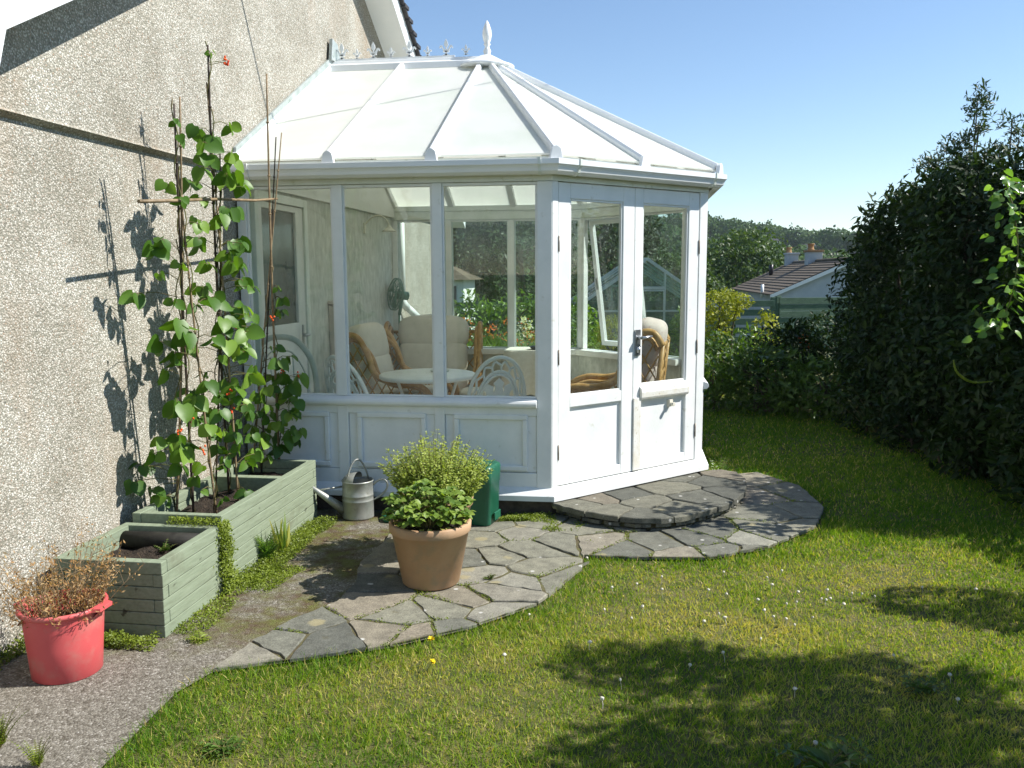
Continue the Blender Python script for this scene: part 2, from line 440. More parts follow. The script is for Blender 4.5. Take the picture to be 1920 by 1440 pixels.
def stonemat(name, per_obj=False, dark=1.0):
    """paving: colour per stone comes from attribute tint"""
    m, nt, out = newmat(name); L = nt.links
    a = nt.nodes.new('ShaderNodeAttribute'); a.attribute_name = 'tint'
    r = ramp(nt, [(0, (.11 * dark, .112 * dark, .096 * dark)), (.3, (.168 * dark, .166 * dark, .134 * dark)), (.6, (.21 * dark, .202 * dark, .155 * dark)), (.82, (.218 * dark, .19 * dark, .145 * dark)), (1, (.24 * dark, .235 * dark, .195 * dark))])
    L.new(a.outputs['Fac'], r.inputs[0])
    v = pos(nt)
    n1 = N(nt, 'ShaderNodeTexNoise', Scale=14.0, Detail=9, Roughness=.72); L.new(v, n1.inputs['Vector'])
    r1 = ramp(nt, [(.3, (.62, .62, .62)), (.7, (1.25, 1.25, 1.22))]); L.new(n1.outputs[0], r1.inputs[0])
    col = mixc(nt, 1.0, r.outputs[0], r1.outputs[0], 'MULTIPLY')
    # pale grain
    ng = N(nt, 'ShaderNodeTexNoise', Scale=160.0, Detail=2); L.new(v, ng.inputs['Vector'])
    rg = ramp(nt, [(.3, (.72, .72, .72)), (.7, (1.28, 1.28, 1.28))]); L.new(ng.outputs[0], rg.inputs[0])
    col = mixc(nt, 1.0, col, rg.outputs[0], 'MULTIPLY')
    # lichen rings: white and ochre
    vo = N(nt, 'ShaderNodeTexVoronoi', Scale=5.5); L.new(v, vo.inputs['Vector'])
    sp = nt.nodes.new('ShaderNodeSeparateColor'); L.new(vo.outputs['Color'], sp.inputs[0])
    nd = N(nt, 'ShaderNodeTexNoise', Scale=40.0, Detail=3); L.new(v, nd.inputs['Vector'])
    ad = nt.nodes.new('ShaderNodeMath'); ad.operation = 'MULTIPLY_ADD'; ad.inputs[1].default_value = .16; L.new(nd.outputs[0], ad.inputs[0]); L.new(vo.outputs['Distance'], ad.inputs[2])
    rl = ramp(nt, [(.26, (1, 1, 1)), (.33, (0, 0, 0))]); L.new(ad.outputs[0], rl.inputs[0])
    gt = nt.nodes.new('ShaderNodeMath'); gt.operation = 'GREATER_THAN'; gt.inputs[1].default_value = .72; L.new(sp.outputs[0], gt.inputs[0])
    mu = nt.nodes.new('ShaderNodeMath'); mu.operation = 'MULTIPLY'; L.new(rl.outputs[0], mu.inputs[0]); L.new(gt.outputs[0], mu.inputs[1])
    mu2 = nt.nodes.new('ShaderNodeMath'); mu2.operation = 'MULTIPLY'; mu2.inputs[1].default_value = .55; L.new(mu.outputs[0], mu2.inputs[0])
    col = mixc(nt, mu2.outputs[0], col, (.34, .29, .15))
    vo2 = N(nt, 'ShaderNodeTexVoronoi', Scale=17.0); L.new(v, vo2.inputs['Vector'])
    sp2 = nt.nodes.new('ShaderNodeSeparateColor'); L.new(vo2.outputs['Color'], sp2.inputs[0])
    rl2 = ramp(nt, [(.16, (1, 1, 1)), (.24, (0, 0, 0))]); L.new(vo2.outputs['Distance'], rl2.inputs[0])
    gt2 = nt.nodes.new('ShaderNodeMath'); gt2.operation = 'GREATER_THAN'; gt2.inputs[1].default_value = .86; L.new(sp2.outputs[1], gt2.inputs[0])
    mu3 = nt.nodes.new('ShaderNodeMath'); mu3.operation = 'MULTIPLY'; L.new(rl2.outputs[0], mu3.inputs[0]); L.new(gt2.outputs[0], mu3.inputs[1])
    col = mixc(nt, mu3.outputs[0], col, (.45, .44, .40))
    # moss in hollows
    nm = N(nt, 'ShaderNodeTexNoise', Scale=6.0, Detail=8, Roughness=.75); L.new(v, nm.inputs['Vector'])
    rmm = ramp(nt, [(.62, (0, 0, 0)), (.72, (.7, .7, .7))]); L.new(nm.outputs[0], rmm.inputs[0])
    col = mixc(nt, rmm.outputs[0], col, (.10, .085, .04))
    p = N(nt, 'ShaderNodeBsdfPrincipled', Roughness=.85); L.new(col, p.inputs['Base Color']); p.inputs['Specular IOR Level'].default_value = .2
    b = N(nt, 'ShaderNodeBump', Strength=.6, Distance=.006); L.new(n1.outputs[0], b.inputs['Height'])
    b2 = N(nt, 'ShaderNodeBump', Strength=.35, Distance=.002); L.new(ng.outputs[0], b2.inputs['Height']); L.new(b.outputs[0], b2.inputs['Normal']); L.new(b2.outputs[0], p.inputs['Normal'])
    L.new(p.outputs[0], out.inputs[0])
    return m

def gravelmat():
    m, nt, out = newmat('mossy_concrete'); L = nt.links
    v = pos(nt)
    vo = N(nt, 'ShaderNodeTexVoronoi', Scale=125.0); L.new(v, vo.inputs['Vector'])
    sp = nt.nodes.new('ShaderNodeSeparateColor'); L.new(vo.outputs['Color'], sp.inputs[0])
    r = ramp(nt, [(0, (.07, .06, .045)), (.25, (.17, .155, .125)), (.5, (.27, .25, .21)), (.75, (.12, .105, .085)), (.93, (.48, .45, .40))], 'CONSTANT'); L.new(sp.outputs[0], r.inputs[0])
    n0 = N(nt, 'ShaderNodeTexNoise', Scale=30.0, Detail=6, Roughness=.7); L.new(v, n0.inputs['Vector'])
    r0 = ramp(nt, [(.35, (.09, .078, .058)), (.65, (.26, .24, .20))]); L.new(n0.outputs[0], r0.inputs[0])
    col = mixc(nt, .5, r.outputs[0], r0.outputs[0])
    n1 = N(nt, 'ShaderNodeTexNoise', Scale=3.2, Detail=7, Roughness=.7); L.new(v, n1.inputs['Vector'])
    r1 = ramp(nt, [(.40, (0, 0, 0)), (.56, (.9, .9, .9))]); L.new(n1.outputs[0], r1.inputs[0])
    # moss and brown silt only on the damp strip between planters and paving
    sx = nt.nodes.new('ShaderNodeSeparateXYZ'); L.new(v, sx.inputs[0])
    mr = N(nt, 'ShaderNodeMapRange'); mr.inputs[1].default_value = -2.5; mr.inputs[2].default_value = -1.9; L.new(sx.outputs['Y'], mr.inputs[0])
    mu = nt.nodes.new('ShaderNodeMath'); mu.operation = 'MULTIPLY'; L.new(r1.outputs[0], mu.inputs[0]); L.new(mr.outputs[0], mu.inputs[1])
    nb = N(nt, 'ShaderNodeTexNoise', Scale=11.0, Detail=6, Roughness=.7); L.new(v, nb.inputs['Vector'])
    rb = ramp(nt, [(.4, (.075, .045, .022)), (.6, (.11, .115, .025))]); L.new(nb.outputs[0], rb.inputs[0])
    col = mixc(nt, mu.outputs[0], col, rb.outputs[0])
    p = N(nt, 'ShaderNodeBsdfPrincipled', Roughness=.85); L.new(col, p.inputs['Base Color']); p.inputs['Specular IOR Level'].default_value = .2
    inv = nt.nodes.new('ShaderNodeMath'); inv.operation = 'SUBTRACT'; inv.inputs[0].default_value = 1; L.new(vo.outputs['Distance'], inv.inputs[1])
    b = N(nt, 'ShaderNodeBump', Strength=.7, Distance=.006); L.new(inv.outputs[0], b.inputs['Height'])
    b2 = N(nt, 'ShaderNodeBump', Strength=.5, Distance=.008); L.new(n0.outputs[0], b2.inputs['Height']); L.new(b.outputs[0], b2.inputs['Normal']); L.new(b2.outputs[0], p.inputs['Normal'])
    L.new(p.outputs[0], out.inputs[0])
    return m

def rooftile():
    m, nt, out = newmat('brown_roof_tile'); L = nt.links
    n1 = N(nt, 'ShaderNodeTexNoise', Scale=3.0, Detail=6); L.new(pos(nt), n1.inputs['Vector'])
    r = ramp(nt, [(.35, (.085, .064, .040)), (.65, (.125, .095, .062))]); L.new(n1.outputs[0], r.inputs[0])
    p = N(nt, 'ShaderNodeBsdfPrincipled', Roughness=.85); L.new(r.outputs[0], p.inputs['Base Color'])
    L.new(p.outputs[0], out.inputs[0])
    return m

M = {}
M['pebble'] = pebbledash()
M['white'] = mottled('white_painted_timber', (.73, .75, .73), (.82, .83, .81), 5, .45, c3=(.52, .51, .41), fine=45, bump=.14, spec=.4, c3lo=.62, c3hi=.80)
M['whitebare'] = mottled('white_paint_flaking', (.76, .76, .72), (.68, .65, .55), 14, .6, c3=(.48, .42, .30), fine=90, bump=.25, c3lo=.6, c3hi=.68)
M['upvc'] = mottled('white_plastic', (.76, .78, .78), (.82, .83, .82), 4, .3, fine=40, bump=.03, spec=.5)
M['upvc_dirty'] = mottled('white_plastic_with_algae', (.66, .70, .62), (.78, .80, .76), 5, .4, c3=(.42, .45, .30), fine=40, bump=.03, spec=.4, c3lo=.6, c3hi=.8)
M['glass'] = glassmat('window_glass')
M['opal'] = roofsheet()
M['greenwood'] = greenwood()
M['stone'] = stonemat('paving_stone')
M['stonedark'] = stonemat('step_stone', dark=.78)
M['gravel'] = gravelmat()
M['soil'] = mottled('dark_soil', (.018, .013, .009), (.055, .04, .028), 40, .95, c3=(.16, .13, .09), fine=120, bump=1.0, bdist=.02, c3lo=.66, c3hi=.72)
M['mortar'] = mottled('dark_joint', (.075, .058, .032), (.11, .105, .045), 18, .95, c3=(.15, .16, .035), fine=90, bump=.6)
M['bamboo'] = mottled('bamboo_cane', (.17, .12, .065), (.30, .22, .13), 30, .55, c3=(.08, .05, .03), fine=60, bump=.1)
M['bamboodark'] = mottled('dark_bamboo_cane', (.035, .025, .02), (.07, .05, .035), 30, .55, fine=60, bump=.1)
M['bean'] = leafmat('bean_leaf', (.035, .09, .012), (.20, .32, .05), .36, .42, mid=(.075, .165, .02))
M['beanstem'] = mottled('bean_stem', (.10, .13, .03), (.14, .10, .04), 20, .6, bump=0)
M['beanflower'] = mottled('scarlet_petal', (.75, .06, .01), (.9, .14, .02), 20, .5, bump=0)
M['red'] = mottled('faded_red_plastic', (.56, .085, .088), (.62, .11, .11), 3, .45, c3=(.50, .19, .16), fine=60, bump=.05, spec=.35, c3lo=.5, c3hi=.74)
M['terracotta'] = mottled('terracotta_plastic', (.37, .225, .125), (.44, .29, .175), 4, .6, c3=(.30, .23, .15), fine=50, bump=.15, spec=.25, c3lo=.52, c3hi=.74)
M['zinc'] = mottled('galvanised_zinc', (.30, .31, .28), (.40, .41, .37), 9, .48, c3=(.24, .23, .19), fine=60, bump=.06, metal=.55, spec=.5)
M['binGreen'] = mottled('bottle_green_plastic', (.012, .10, .055), (.016, .125, .07), 4, .38, c3=(.03, .14, .09), fine=60, bump=.03, spec=.45)
M['lead'] = mottled('lead_flashing', (.30, .35, .33), (.42, .46, .45), 9, .5, c3=(.22, .27, .24), fine=30, bump=.3, metal=.2)
M['paintedwall'] = mottled('mottled_painted_render', (.50, .52, .46), (.68, .69, .63), 11, .8, c3=(.43, .47, .42), fine=25, bump=.35, stretch=(1.6, 1.6, .7))
M['innerwhite'] = mottled('inner_white_board', (.74, .74, .70), (.78, .78, .74), 3, .5, bump=0)
M['darklog'] = mottled('dark_wet_log', (.012, .011, .009), (.03, .028, .022), 20, .7, fine=60, bump=.4)
M['rattan'] = mottled('rattan_cane', (.36, .19, .06), (.52, .31, .12), 18, .42, c3=(.28, .12, .035), fine=60, bump=.1, object_space=True)
M['cushion'] = mottled('cream_cushion', (.60, .555, .47), (.67, .62, .53), 7, .85, c3=(.53, .52, .40), fine=70, bump=.25, object_space=True, c3lo=.6, c3hi=.72)
M['pinkcushion'] = mottled('pink_patterned_cushion', (.55, .45, .42), (.62, .54, .50), 8, .85, c3=(.36, .14, .17), fine=70, bump=.25, object_space=True)
M['ironwhite'] = mottled('white_cast_metal', (.70, .74, .72), (.78, .80, .79), 8, .45, fine=60, bump=.06, object_space=True)
M['irongrey'] = mottled('grey_white_metal', (.42, .47, .43), (.52, .56, .52), 8, .45, fine=60, bump=.06, object_space=True)
M['cloth'] = mottled('lace_cloth', (.64, .62, .53), (.72, .70, .62), 22, .9, c3=(.50, .47, .38), fine=80, bump=.4)
M['black'] = mottled('black_plastic', (.015, .015, .018), (.03, .03, .035), 5, .35, bump=0)
M['chrome'] = mottled('door_metal', (.42, .44, .45), (.55, .56, .57), 12, .3, bump=.05, metal=.9)
M['brass'] = mottled('rusty_hinge', (.15, .12, .09), (.30, .27, .22), 40, .5, bump=.1, metal=.4)
M['fan'] = mottled('dark_green_metal', (.10, .24, .19), (.14, .30, .24), 8, .45, bump=0)
M['brick'] = mottled('dark_base_brick', (.06, .045, .035), (.11, .085, .065), 20, .9, fine=60, bump=.4)
M['floor'] = mottled('floor_covering', (.44, .36, .31), (.50, .42, .36), 6, .7, fine=60, bump=.1)
M['tile'] = rooftile()
M['slate'] = mottled('dark_roof_tile', (.03, .03, .035), (.06, .055, .055), 8, .7, fine=40, bump=.3)
M['housegrey'] = mottled('pale_grey_render', (.40, .44, .48), (.46, .50, .53), 3, .85, bump=.1)
M['chimrender'] = mottled('chimney_render', (.40, .42, .42), (.50, .52, .52), 3, .85, bump=.1)
M['pot_orange'] = mottled('chimney_pot_clay', (.27, .15, .07), (.36, .22, .10), 3, .8, bump=.1)
M['fence'] = mottled('green_fence_paint', (.07, .12, .075), (.10, .16, .10), 5, .8, c3=(.20, .24, .18), fine=40, bump=.2, stretch=(1, 1, 4))
M['bark'] = mottled('bark', (.06, .045, .03), (.13, .10, .07), 12, .9, fine=50, bump=.6, stretch=(1, 1, .3))
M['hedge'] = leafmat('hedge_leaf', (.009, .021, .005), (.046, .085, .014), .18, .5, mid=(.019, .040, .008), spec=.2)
M['bay'] = leafmat('bay_leaf', (.02, .045, .018), (.075, .11, .045), .22, .4, spec=.4)
M['shrub'] = leafmat('shrub_leaf', (.035, .075, .015), (.11, .19, .03), .28, .42)
M['laurel'] = leafmat('laurel_leaf', (.05, .12, .01), (.19, .30, .03), .3, .35, spec=.5)
M['yellowshrub'] = leafmat('golden_leaf', (.16, .19, .015), (.38, .38, .04), .3, .5)
M['wood'] = leafmat('woodland_leaf', (.026, .062, .016), (.08, .135, .036), .15, .7, spec=.1)
M['wooddark'] = leafmat('dark_tree_leaf', (.018, .036, .013), (.055, .085, .028), .15, .5, spec=.25)
M['ash'] = leafmat('mid_tree_leaf', (.028, .06, .014), (.10, .155, .035), .25, .5)
M['vine'] = leafmat('vine_leaf', (.07, .16, .03), (.22, .36, .09), .35, .3, spec=.5)
M['oregano'] = leafmat('herb_leaf', (.12, .19, .025), (.40, .45, .11), .35, .5)
M['strawb'] = leafmat('strawberry_leaf', (.06, .125, .015), (.25, .34, .06), .3, .45)
M['dead'] = leafmat('dead_stem', (.20, .09, .035), (.50, .36, .19), .25, .8, mid=(.36, .21, .09), spec=.1)
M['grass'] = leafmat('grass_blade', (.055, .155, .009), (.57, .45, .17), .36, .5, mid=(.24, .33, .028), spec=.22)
M['creeper'] = leafmat('creeping_leaf', (.09, .13, .012), (.25, .31, .035), .3, .5)
M['spear'] = leafmat('yellow_spear_leaf', (.16, .26, .05), (.50, .45, .12), .3, .45)
M['fern'] = leafmat('fern_leaf', (.09, .20, .03), (.24, .36, .08), .3, .5)
M['orangefl'] = leafmat('orange_petal', (.60, .10, .02), (.85, .25, .03), .3, .5)
M['whitefl'] = leafmat('white_petal', (.65, .65, .60), (.85, .85, .80), .3, .5)
M['yellowfl'] = mottled('yellow_petal', (.85, .62, .01), (.9, .72, .02), 40, .6, bump=.2, bscale=300)
M['clover'] = mottled('clover_head', (.50, .46, .36), (.68, .65, .55), 300, .8, bump=.4, bscale=500)
M['lawnsoil'] = mottled('lawn_thatch', (.05, .07, .014), (.14, .125, .045), 9, .95, c3=(.20, .16, .07), fine=140, bump=.6, bdist=.02)
M['earth'] = mottled('far_ground', (.05, .07, .02), (.09, .10, .035), .6, .95, fine=5, bump=.2)
M['paleplastic'] = mottled('pale_heater', (.60, .52, .45), (.66, .58, .51), 3, .5, bump=0)
M['lampcream'] = mottled('cream_enamel', (.66, .63, .52), (.72, .69, .58), 4, .4, bump=0)
M['ridgeglass'] = glassmat('greenhouse_glass', (.82, .90, .85), .9, film=.3)
M['alum'] = mottled('aluminium', (.55, .58, .58), (.66, .68, .68), 8, .4, bump=.03, metal=.4)
M['doorglass'] = mottled('dark_door_glass', (.05, .065, .06), (.10, .12, .11), 3, .12, bump=0, spec=.6)

# ------------------------------------------------------------------ setting
def sstep(a, b, x):
    t = np.clip((x - a) / (b - a), 0, 1); return t * t * (3 - 2 * t)
HX = np.array([-400, -120, -20, 12, 32, 55, 65, 72, 81, 93, 130, 400]); HZ = np.array([20, 21, 23.0, 23.5, 22.2, 19.2, 17, 15.5, 15.6, 12.6, 9, 4])
def ground_h(x, y):
    hill = np.interp(x, HX, HZ) - 8.0
    g = -0.06 - 6.0 * sstep(14, 48, y) - 0.0 * x
    g = g + (hill + 6.0) * sstep(105, 330, y) - (hill + 8) * sstep(345, 520, y)
    return g

def build_ground():
    ys = np.concatenate([[-900, -200, -40, -12], np.arange(-8, 60, 4), np.arange(60, 560, 14), [650, 900, 1500, 2200]])
    xs = np.concatenate([[-2000, -900, -400, -200], np.arange(-120, 200, 12), [260, 400, 900, 2000]])
    X, Y = np.meshgrid(xs, ys); Z = ground_h(X, Y)
    V = np.stack([X, Y, Z], -1).reshape(-1, 3); nx = len(xs); ny = len(ys)
    i = np.arange(nx * ny).reshape(ny, nx)
    Q = np.stack([i[:-1, :-1], i[:-1, 1:], i[1:, 1:], i[1:, :-1]], -1).reshape(-1, 4)
    o = npmesh('ground', V, Q, M['earth'], smooth=True); tag(o, kind='structure')
build_ground()

def flat(name, poly, z, m):
    b = MB(); b.add([(x, y, z) for x, y in poly], [tuple(range(len(poly)))])
    o = b.build(name, m)
    bm = bmesh.new(); bm.from_mesh(o.data); bmesh.ops.triangulate(bm, faces=bm.faces[:]); bm.normal_update()
    for f in bm.faces:
        if f.normal.z < 0: f.normal_flip()
    bm.to_mesh(o.data); bm.free()
    tag(o, kind='structure'); return o

EDGE = [(.965, -3.10), (.958, -2.93), (.945, -2.59), (1.003, -2.404), (1.309, -2.268), (1.648, -2.096), (1.953, -1.861), (2.234, -1.54), (2.411, -1.025), (2.414, -.803), (2.668, -.80), (3.111, -.763), (3.464, -.531), (3.828, -.062), (3.973, .389), (3.925, .97), (3.678, 1.409)]
HARD = [(0.0, -8), (.98, -8), (.99, -4)] + EDGE + [(3.25, 1.15), (3.25, 2.8), (2.17, 3.9), (0, 3.9)]
PAVE = EDGE[3:] + [(3.2, 1.15), (2.2, .02), (1.98, -.20), (1.66, -.27), (1.20, -.32), (1.22, -.706), (1.196, -1.089), (1.27, -1.408), (1.259, -1.662), (1.11, -1.955), (1.055, -2.117)]

def inpoly(P, poly):
    x, y = P[:, 0], P[:, 1]; r = np.zeros(len(P), bool); n = len(poly)
    for i in range(n):
        x1, y1 = poly[i]; x2, y2 = poly[(i + 1) % n]
        c = ((y1 > y) != (y2 > y))
        xi = (x2 - x1) * (y - y1) / ((y2 - y1) if abs(y2 - y1) > 1e-12 else 1e-12) + x1
        r ^= c & (x < xi)
    return r

flat('lawn', [(-1, -9), (9, -9), (9, 9.2), (-1, 9.2)], -.012, M['lawnsoil'])
flat('path', HARD, .002, M['gravel'])
flat('paving_bed', PAVE, .0135, M['mortar'])

def clip(poly, nx, ny, c):
    """keep nx*x+ny*y<=c"""
    out = []
    for i in range(len(poly)):
        a = poly[i]; b = poly[(i + 1) % len(poly)]
        da = nx * a[0] + ny * a[1] - c; db = nx * b[0] + ny * b[1] - c
        if da <= 0: out.append(a)
        if (da < 0 < db) or (db < 0 < da):
            t = da / (da - db); out.append((a[0] + (b[0] - a[0]) * t, a[1] + (b[1] - a[1]) * t))
    return out

def crazy(seeds, region, gap, top, var, name, m, parent=None, skirt=.02, seed=3, edge_in=.012):
    rg = random.Random(seed)
    V = []; F = []; T = []
    for i, s in enumerate(seeds):
        p = list(region)
        for j, q in enumerate(seeds):
            if i == j: continue
            dx, dy = q[0] - s[0], q[1] - s[1]; d = sqrt(dx * dx + dy * dy)
            if d > 1.6: continue
            nx, ny = dx / d, dy / d
            c = nx * (s[0] + q[0]) / 2 + ny * (s[1] + q[1]) / 2 - gap / 2 * rg.uniform(.6, 1.5)
            p = clip(p, nx, ny, c)
            if len(p) < 3: break
        if len(p) < 3: continue
        # drop tiny edges, subdivide, jitter
        pts = []
        for k in range(len(p)):
            a = p[k]; b = p[(k + 1) % len(p)]
            L = sqrt((b[0] - a[0]) ** 2 + (b[1] - a[1]) ** 2)
            if L < .008: continue
            n = max(1, int(L / .05))
            for t in range(n):
                jx, jy = (rg.uniform(-.009, .009), rg.uniform(-.009, .009)) if t else (rg.uniform(-.003, .003), rg.uniform(-.003, .003))
                pts.append((a[0] + (b[0] - a[0]) * t / n + jx, a[1] + (b[1] - a[1]) * t / n + jy))
        if len(pts) < 3: continue
        ar = sum(pts[k][0] * pts[(k + 1) % len(pts)][1] - pts[(k + 1) % len(pts)][0] * pts[k][1] for k in range(len(pts))) / 2
        if abs(ar) < .003: continue
        if ar < 0: pts = pts[::-1]
        cx = sum(q[0] for q in pts) / len(pts); cy = sum(q[1] for q in pts) / len(pts)
        tx, ty = rg.uniform(-.02, .02), rg.uniform(-.02, .02); z0 = top + rg.uniform(-var, var)
        def zz(q): return z0 + tx * (q[0] - cx) + ty * (q[1] - cy)
        n = len(pts); b = len(V); t = rg.random()
        for (sc, dz) in ((1.0, -skirt), (1.0, -.005), (.965, 0)):
            for q in pts:
                x = cx + (q[0] - cx) * sc; y = cy + (q[1] - cy) * sc
                V.append((x, y, zz((x, y)) + dz)); T.append(t)
        for k in range(n):
            k2 = (k + 1) % n
            F.append((b + k, b + k2, b + n + k2, b + n + k)); F.append((b + n + k, b + n + k2, b + 2 * n + k2, b + 2 * n + k))
        F.append(tuple(b + 2 * n + k for k in range(n)))
    mb = MB(); mb.add(V, F); o = mb.build(name, m, parent)
    at = o.data.attributes.new('tint', 'FLOAT', 'POINT'); at.data.foreach_set('value', np.array(T, np.float32))
    return o

SEEDS = [(1.048, -2.257), (1.151, -2.111), (1.178, -1.934), (1.38, -2.109), (1.415, -1.647), (1.60, -1.96), (1.62, -1.80), (1.74, -1.99), (1.813, -1.664), (1.90, -1.93), (2.05, -1.7), (2.022, -1.429), (1.87, -1.555), (2.067, -1.272), (2.169, -1.055), (2.338, -1.199), (2.089, -.746), (1.897, -1.173), (1.787, -.971), (1.942, -.906), (2.004, -.446), (2.094, -.207), (2.244, -.577), (1.366, -1.398), (1.32, -1.126), (1.33, -.848), (1.779, -.581), (1.80, -.30), (2.479, -.548), (2.668, -.675), (2.823, -.557), (2.936, -.737), (3.078, -.422), (3.209, -.656), (3.183, -.302), (3.362, -.388), (3.505, -.263), (3.638, .165), (3.789, .247), (3.606, .641), (3.807, .741), (3.796, -.059), (3.353, -.686), (2.6, -.1), (2.9, .2), (3.2, .6), (1.5, -.45), (1.52, -.8), (1.6, -1.15), (3.5, 1.15), (2.35, -.3)]
tag(crazy(SEEDS, PAVE, .013, .020, .004, 'crazy_paving', M['stone'], skirt=.018), kind='structure')

# lawn grass --------------------------------------------------------------
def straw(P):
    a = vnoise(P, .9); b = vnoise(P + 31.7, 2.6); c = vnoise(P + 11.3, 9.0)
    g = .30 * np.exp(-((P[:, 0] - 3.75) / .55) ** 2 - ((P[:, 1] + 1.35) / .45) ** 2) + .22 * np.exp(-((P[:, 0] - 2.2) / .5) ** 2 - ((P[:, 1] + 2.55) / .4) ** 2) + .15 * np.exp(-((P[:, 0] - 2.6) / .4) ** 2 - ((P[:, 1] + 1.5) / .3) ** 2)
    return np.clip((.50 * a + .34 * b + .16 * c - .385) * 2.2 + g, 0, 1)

def build_grass():
    Ps = []
    cx, cy = 2.652, -5.511
    for (x0, x1, y0, y1, dens) in ((.5, 4.9, -3.35, -1.6, 14000), (.9, 5.4, -1.6, .2, 9000), (2.2, 5.8, .2, 2.2, 5200), (2.2, 5.8, 2.2, 4.6, 3200), (1.0, 4.2, 4.6, 8.8, 900)):
        n = int((x1 - x0) * (y1 - y0) * dens)
        P = np.stack([RNG.uniform(x0, x1, n), RNG.uniform(y0, y1, n)], 1)
        ang = np.arctan2(P[:, 0] - cx, P[:, 1] - cy)
        P = P[(ang < .47) & (ang > -.75)]
        J = P + RNG.normal(size=P.shape) * .022
        P = P[~inpoly(J, HARD)]
        Ps.append(P)
    P = np.concatenate(Ps); n = len(P)
    s = straw(P) * np.clip(1.15 - .9 * sstep(-.7, .9, P[:, 1] + .35 * (P[:, 0] - 3.6)), .1, 1)  # less straw beside the hedge: greener grass, tinted darker to deepen the shade there
    lush = vnoise(P + 57, 4.0)
    ed = np.full(len(P), 9.0)
    for (ax_, ay_), (bx_, by_) in zip(EDGE[:-1], EDGE[1:]):
        for u in np.linspace(0, 1, 5): ed = np.minimum(ed, np.hypot(P[:, 0] - ax_ - (bx_ - ax_) * u, P[:, 1] - ay_ - (by_ - ay_) * u))
    near = np.clip(1 - ed / (.12 + .3 * vnoise(P + 3, 3.0)), 0, 1)
    s = s * (1 - .75 * near); lush = np.clip(lush + .45 * near, 0, 1.3)
    keep = RNG.random(n) > .25 * s
    P, s, lush = P[keep], s[keep], lush[keep]; n = len(P)
    P3 = np.concatenate([P, np.full((n, 1), -.012)], 1)
    lean = RNG.normal(size=(n, 2)) * .55
    D = nrmz(np.concatenate([lean, np.ones((n, 1))], 1))
    a = RNG.uniform(0, 2 * pi, n)
    Nn = np.stack([np.cos(a), np.sin(a), np.zeros(n) + .2], 1)
    dist = np.hypot(P[:, 0] - cx, P[:, 1] - cy)
    L = RNG.uniform(.018, .038, n) * (.65 + .75 * lush) * (1 - .42 * s)
    W = RNG.uniform(.0022, .0040, n) * np.clip(dist / 3.2, 1, 2.6)
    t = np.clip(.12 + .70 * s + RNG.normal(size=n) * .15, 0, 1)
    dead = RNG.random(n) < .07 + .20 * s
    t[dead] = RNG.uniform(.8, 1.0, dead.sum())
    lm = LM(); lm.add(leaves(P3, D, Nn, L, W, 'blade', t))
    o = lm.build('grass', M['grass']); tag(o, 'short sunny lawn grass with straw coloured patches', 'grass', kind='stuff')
build_grass()

# ------------------------------------------------------------------ house
WX = .045
house = thing('house', 'pebbledashed gable end of a bungalow with white barge boards', 'house', (-3, 1.8, 0))
def gz(y): return 4.845 - .548 * abs(y - 1.8)
YL, YR = -3.3, 6.22
b = MB()
b.add([(WX, YL - 4, -.05), (WX, YR, -.05), (WX, YR, 2.25), (WX, YL - 4, 2.25)], [(0, 1, 2, 3)])
b.add([(WX, YR, -.05), (-8, YR, -.05), (-8, YR, 2.5), (WX, YR, 2.5)], [(0, 1, 2, 3)])
xo = WX + .026
b.add([(xo, -2.86, 2.285), (xo, YR, 2.285), (xo, YR, gz(YR)), (xo, 1.8, gz(1.8))], [(0, 1, 2, 3)])
b.add([(WX, YL - 4, 2.25), (WX, YR, 2.25), (xo + .012, YR, 2.272), (xo + .012, YL - 4, 2.272), (xo, YR, 2.285), (xo, YL - 4, 2.285)], [(0, 1, 2, 3), (3, 2, 4, 5)])
b.build('wall', M['pebble'], house)
OV = .30
def slope_pts(x, dz):  # gable line at plane x
    return [(x, YL + .28, gz(YL + .28) + dz), (x, 1.8, gz(1.8) + dz), (x, YR + .3, gz(YR + .3) + dz)]
for k, (ya, yb) in enumerate(((YL - .0, 1.8), (1.8, YR + .35))):
    b = MB()
    b.prism([(xo + .002, ya, gz(ya) - .0), (WX + OV - .02, ya, gz(ya) - .0), (WX + OV - .02, yb, gz(yb) - .0), (xo + .002, yb, gz(yb) - .0)], (0, 0, .02))
    b.build('soffit', M['upvc'], house)
    b = MB()
    x0 = WX + OV - .02
    b.prism([(x0, ya, gz(ya) - .012), (x0, yb, gz(yb) - .012), (x0, yb, gz(yb) + .20), (x0, ya, gz(ya) + .20)], (.022, 0, 0))
    b.build('barge_board', M['upvc'], house, .003)
    b = MB()
    b.prism([(-8, ya, gz(ya) + .19), (WX + OV + .045, ya, gz(ya) + .19), (WX + OV + .045, yb, gz(yb) + .19), (-8, yb, gz(yb) + .19)], (0, 0, .035))
    nn = 30
    for i in range(nn):
        t = (i + .5) / nn; y = ya + (yb - ya) * t; w = abs(yb - ya) / nn
        b.box(WX + OV - .08, WX + OV + .055, y - w * .47, y + w * .47, gz(y) + .215, gz(y) + .25)
    b.build('roof', M['slate'], house)
# boxed eave end near the camera side
b = MB()
b.prism([(WX + .02, -2.56, 2.29), (WX + .02, -3.4, 2.29), (WX + .02, -3.4, gz(-2.49) + .19), (WX + .02, -2.49, gz(-2.49) + .19), (WX + .02, -2.49, gz(-2.49) + .0)], (OV + .006, 0, 0))
b.build('eave_box', M['upvc'], house, .004)
